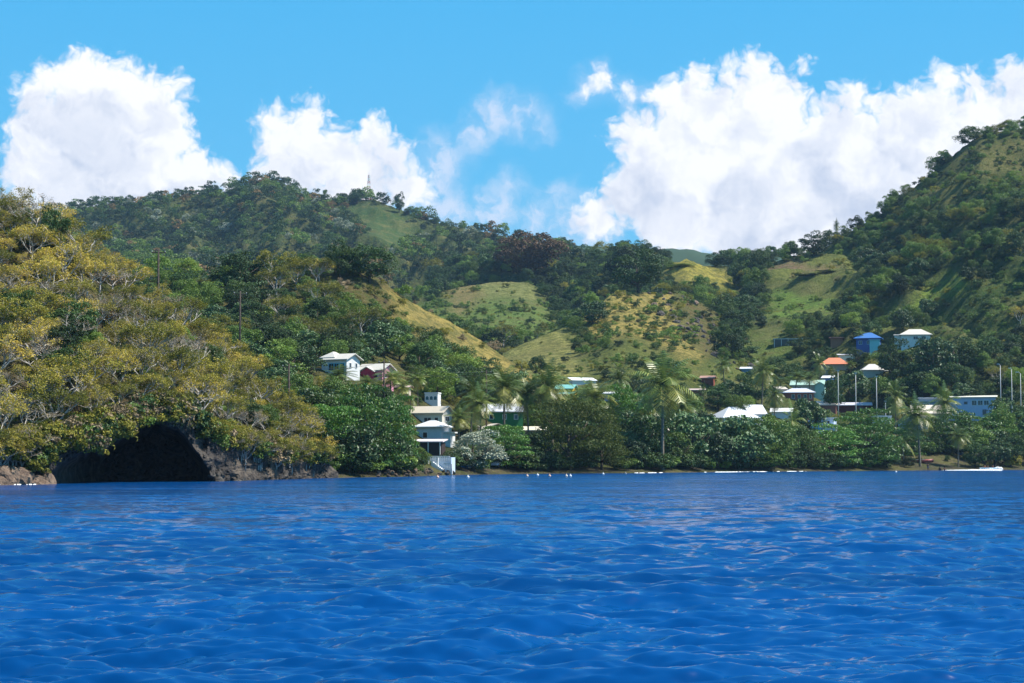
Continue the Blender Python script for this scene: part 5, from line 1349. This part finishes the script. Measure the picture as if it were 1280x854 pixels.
# far mountain
def kf(a, b, rg, hn, px, py):
    u_ = rg.random(); return 'far_orange' if u_ < .07 + .10*max(0, a) else 'far_grey' if u_ < .13 else 'far_light' if u_ < .22 else 'far_mid' if u_ < .50 else 'far_dark'
consider(scatter(90000, S_(-60), S_(900), 900, 1480, lambda X, Y, z, hn, px, py, rg: (hn == 'far'), 6.2, 71), lambda n, rg, hn: 4.8 + 5*rg.random(n)**1.8, kf, 'far', 1.0)
print('plants', len(PLANTS))

ZL = {'cliff': 'clinging to the sea cliff around the cave', 'beach': 'in the undergrowth along the back of the beach',   # label phrases: what each look-alike group is, zone by zone
 'headland': 'on the steep headland above the sea cave', 'ridge_top': 'on the upper part of the middle ridge', 'ridge_low': 'in the woods around the two hillside houses',
 'village_left': 'among the village houses left of the tallest palm', 'village_right': 'among the village houses right of the tallest palm', 'centre': 'on the grassy hills in the centre of the valley',
 'middle': 'in the wooded saddle under the skyline', 'right_high': 'on the steep upper slope of the right hill', 'right_low': 'on the lower slope of the right hill behind the houses', 'field': 'beside the pale green field', 'far': 'on the far blue green mountain', 'scrub': 'dotted over the open grass slopes'}
KL = {'yellow': 'yellow leaved open crowned tree', 'olive': 'olive green open crowned tree', 'bare': 'nearly leafless tree with pale grey branches', 'dark': 'dark green rounded tree', 'mid': 'mid green leafy tree', 'light': 'light green loose crowned tree',
      'gloss': 'glossy leaved green tree', 'grey': 'grey green tree', 'palm': 'coconut palm', 'almond': 'layered almond tree', 'airy': 'feathery tree', 'shrub_dark': 'dark green shrub', 'shrub_mid': 'mid green shrub', 'shrub_light': 'light green shrub', 'shrub_olive': 'olive shrub', 'shrub_dry': 'dry brownish shrub',
      'far_dark': 'dark tree', 'far_mid': 'green tree', 'far_orange': 'orange leaved tree', 'far_light': 'light green tree', 'far_grey': 'grey green tree'}
PLANTS.sort(key=lambda p: -p[0])
count = {}; rest = []
existing = {}
for o in COL.objects:
    if o.parent is None: existing[o.name.split('.')[0]] = existing.get(o.name.split('.')[0], 0) + 1
for p in PLANTS:
    n_ = nm_of(p[1])
    if existing.get(n_, 0) >= 300 or p[1].startswith('far'): rest.append(p); continue
    existing[n_] = existing.get(n_, 0) + 1
    hp, key, x, y, z, h, w, zone = p
    lb = KL[key] + ' ' + ZL[zone]
    plant(key, x, y, z - .12*h*.3, h, w, lb, lb.replace('tree', 'trees', 1))
print('things', existing, 'rest', len(rest))

# the many more distant ones: one object per wood, instanced on points
def wood(name, pts, label):
    keys = sorted({p[1] for p in pts}); col = bpy.data.collections.new(name + '_kinds'); order = []
    for k in keys:
        for j, (parts_, H, Rr) in enumerate(KIND[k]):
            me = [m_ for n_, m_ in parts_ if n_ in ('', 'crown')][0]; ob = bpy.data.objects.new('%03d_%s' % (len(order), k), me); col.objects.link(ob); order.append((k, H))
    first = {}; cnt = {}
    for i, (k, H) in enumerate(order): first.setdefault(k, i); cnt[k] = cnt.get(k, 0) + 1
    V = np.array([(p[2], p[3], p[4] - .2) for p in pts]); me = bpy.data.meshes.new(name); me.vertices.add(len(V)); me.vertices.foreach_set('co', V.astype(np.float32).ravel())
    ai = me.attributes.new('vi', 'INT', 'POINT'); ai.data.foreach_set('value', np.array([first[p[1]] + random.randrange(cnt[p[1]]) for p in pts], np.int32))
    asc = me.attributes.new('sc', 'FLOAT', 'POINT'); asc.data.foreach_set('value', np.array([p[5]/KIND[p[1]][0][1]*p[6] for p in pts], np.float32))
    ar = me.attributes.new('rz', 'FLOAT', 'POINT'); ar.data.foreach_set('value', np.array([random.random()*6.283 for p in pts], np.float32)); me.update()
    o = link(bpy.data.objects.new(name, me)); g = bpy.data.node_groups.new(name, 'GeometryNodeTree')
    g.interface.new_socket('Geometry', in_out='INPUT', socket_type='NodeSocketGeometry'); g.interface.new_socket('Geometry', in_out='OUTPUT', socket_type='NodeSocketGeometry')
    gi = g.nodes.new('NodeGroupInput'); go = g.nodes.new('NodeGroupOutput'); ip = g.nodes.new('GeometryNodeInstanceOnPoints'); ci = g.nodes.new('GeometryNodeCollectionInfo')
    ci.inputs['Collection'].default_value = col; ci.inputs['Separate Children'].default_value = True; ci.inputs['Reset Children'].default_value = True
    def attr(n_, typ):
        a = g.nodes.new('GeometryNodeInputNamedAttribute'); a.data_type = typ; a.inputs[0].default_value = n_; return a.outputs[0]
    cx = g.nodes.new('ShaderNodeCombineXYZ'); g.links.new(attr('rz', 'FLOAT'), cx.inputs[2])
    g.links.new(gi.outputs[0], ip.inputs['Points']); g.links.new(ci.outputs[0], ip.inputs['Instance']); ip.inputs['Pick Instance'].default_value = True
    g.links.new(attr('vi', 'INT'), ip.inputs['Instance Index']); g.links.new(cx.outputs[0], ip.inputs['Rotation']); g.links.new(attr('sc', 'FLOAT'), ip.inputs['Scale'])
    g.links.new(ip.outputs[0], go.inputs[0])
    md = o.modifiers.new('wood', 'NODES'); md.node_group = g
    tag(o, label, 'woods', kind='stuff')
wood('far_woods', [p for p in rest if p[7] == 'far'], 'dense forest canopy covering the far blue green mountain')
tr_ = [p for p in rest if p[7] != 'far' and not p[1].startswith('shrub')]
if tr_: wood('hill_woods', tr_, 'more distant trees covering the centre and right hills')
sh_ = [p for p in rest if p[1].startswith('shrub')]
if sh_: wood('scrub', sh_, 'low scrub scattered over the grassy hills and headland')
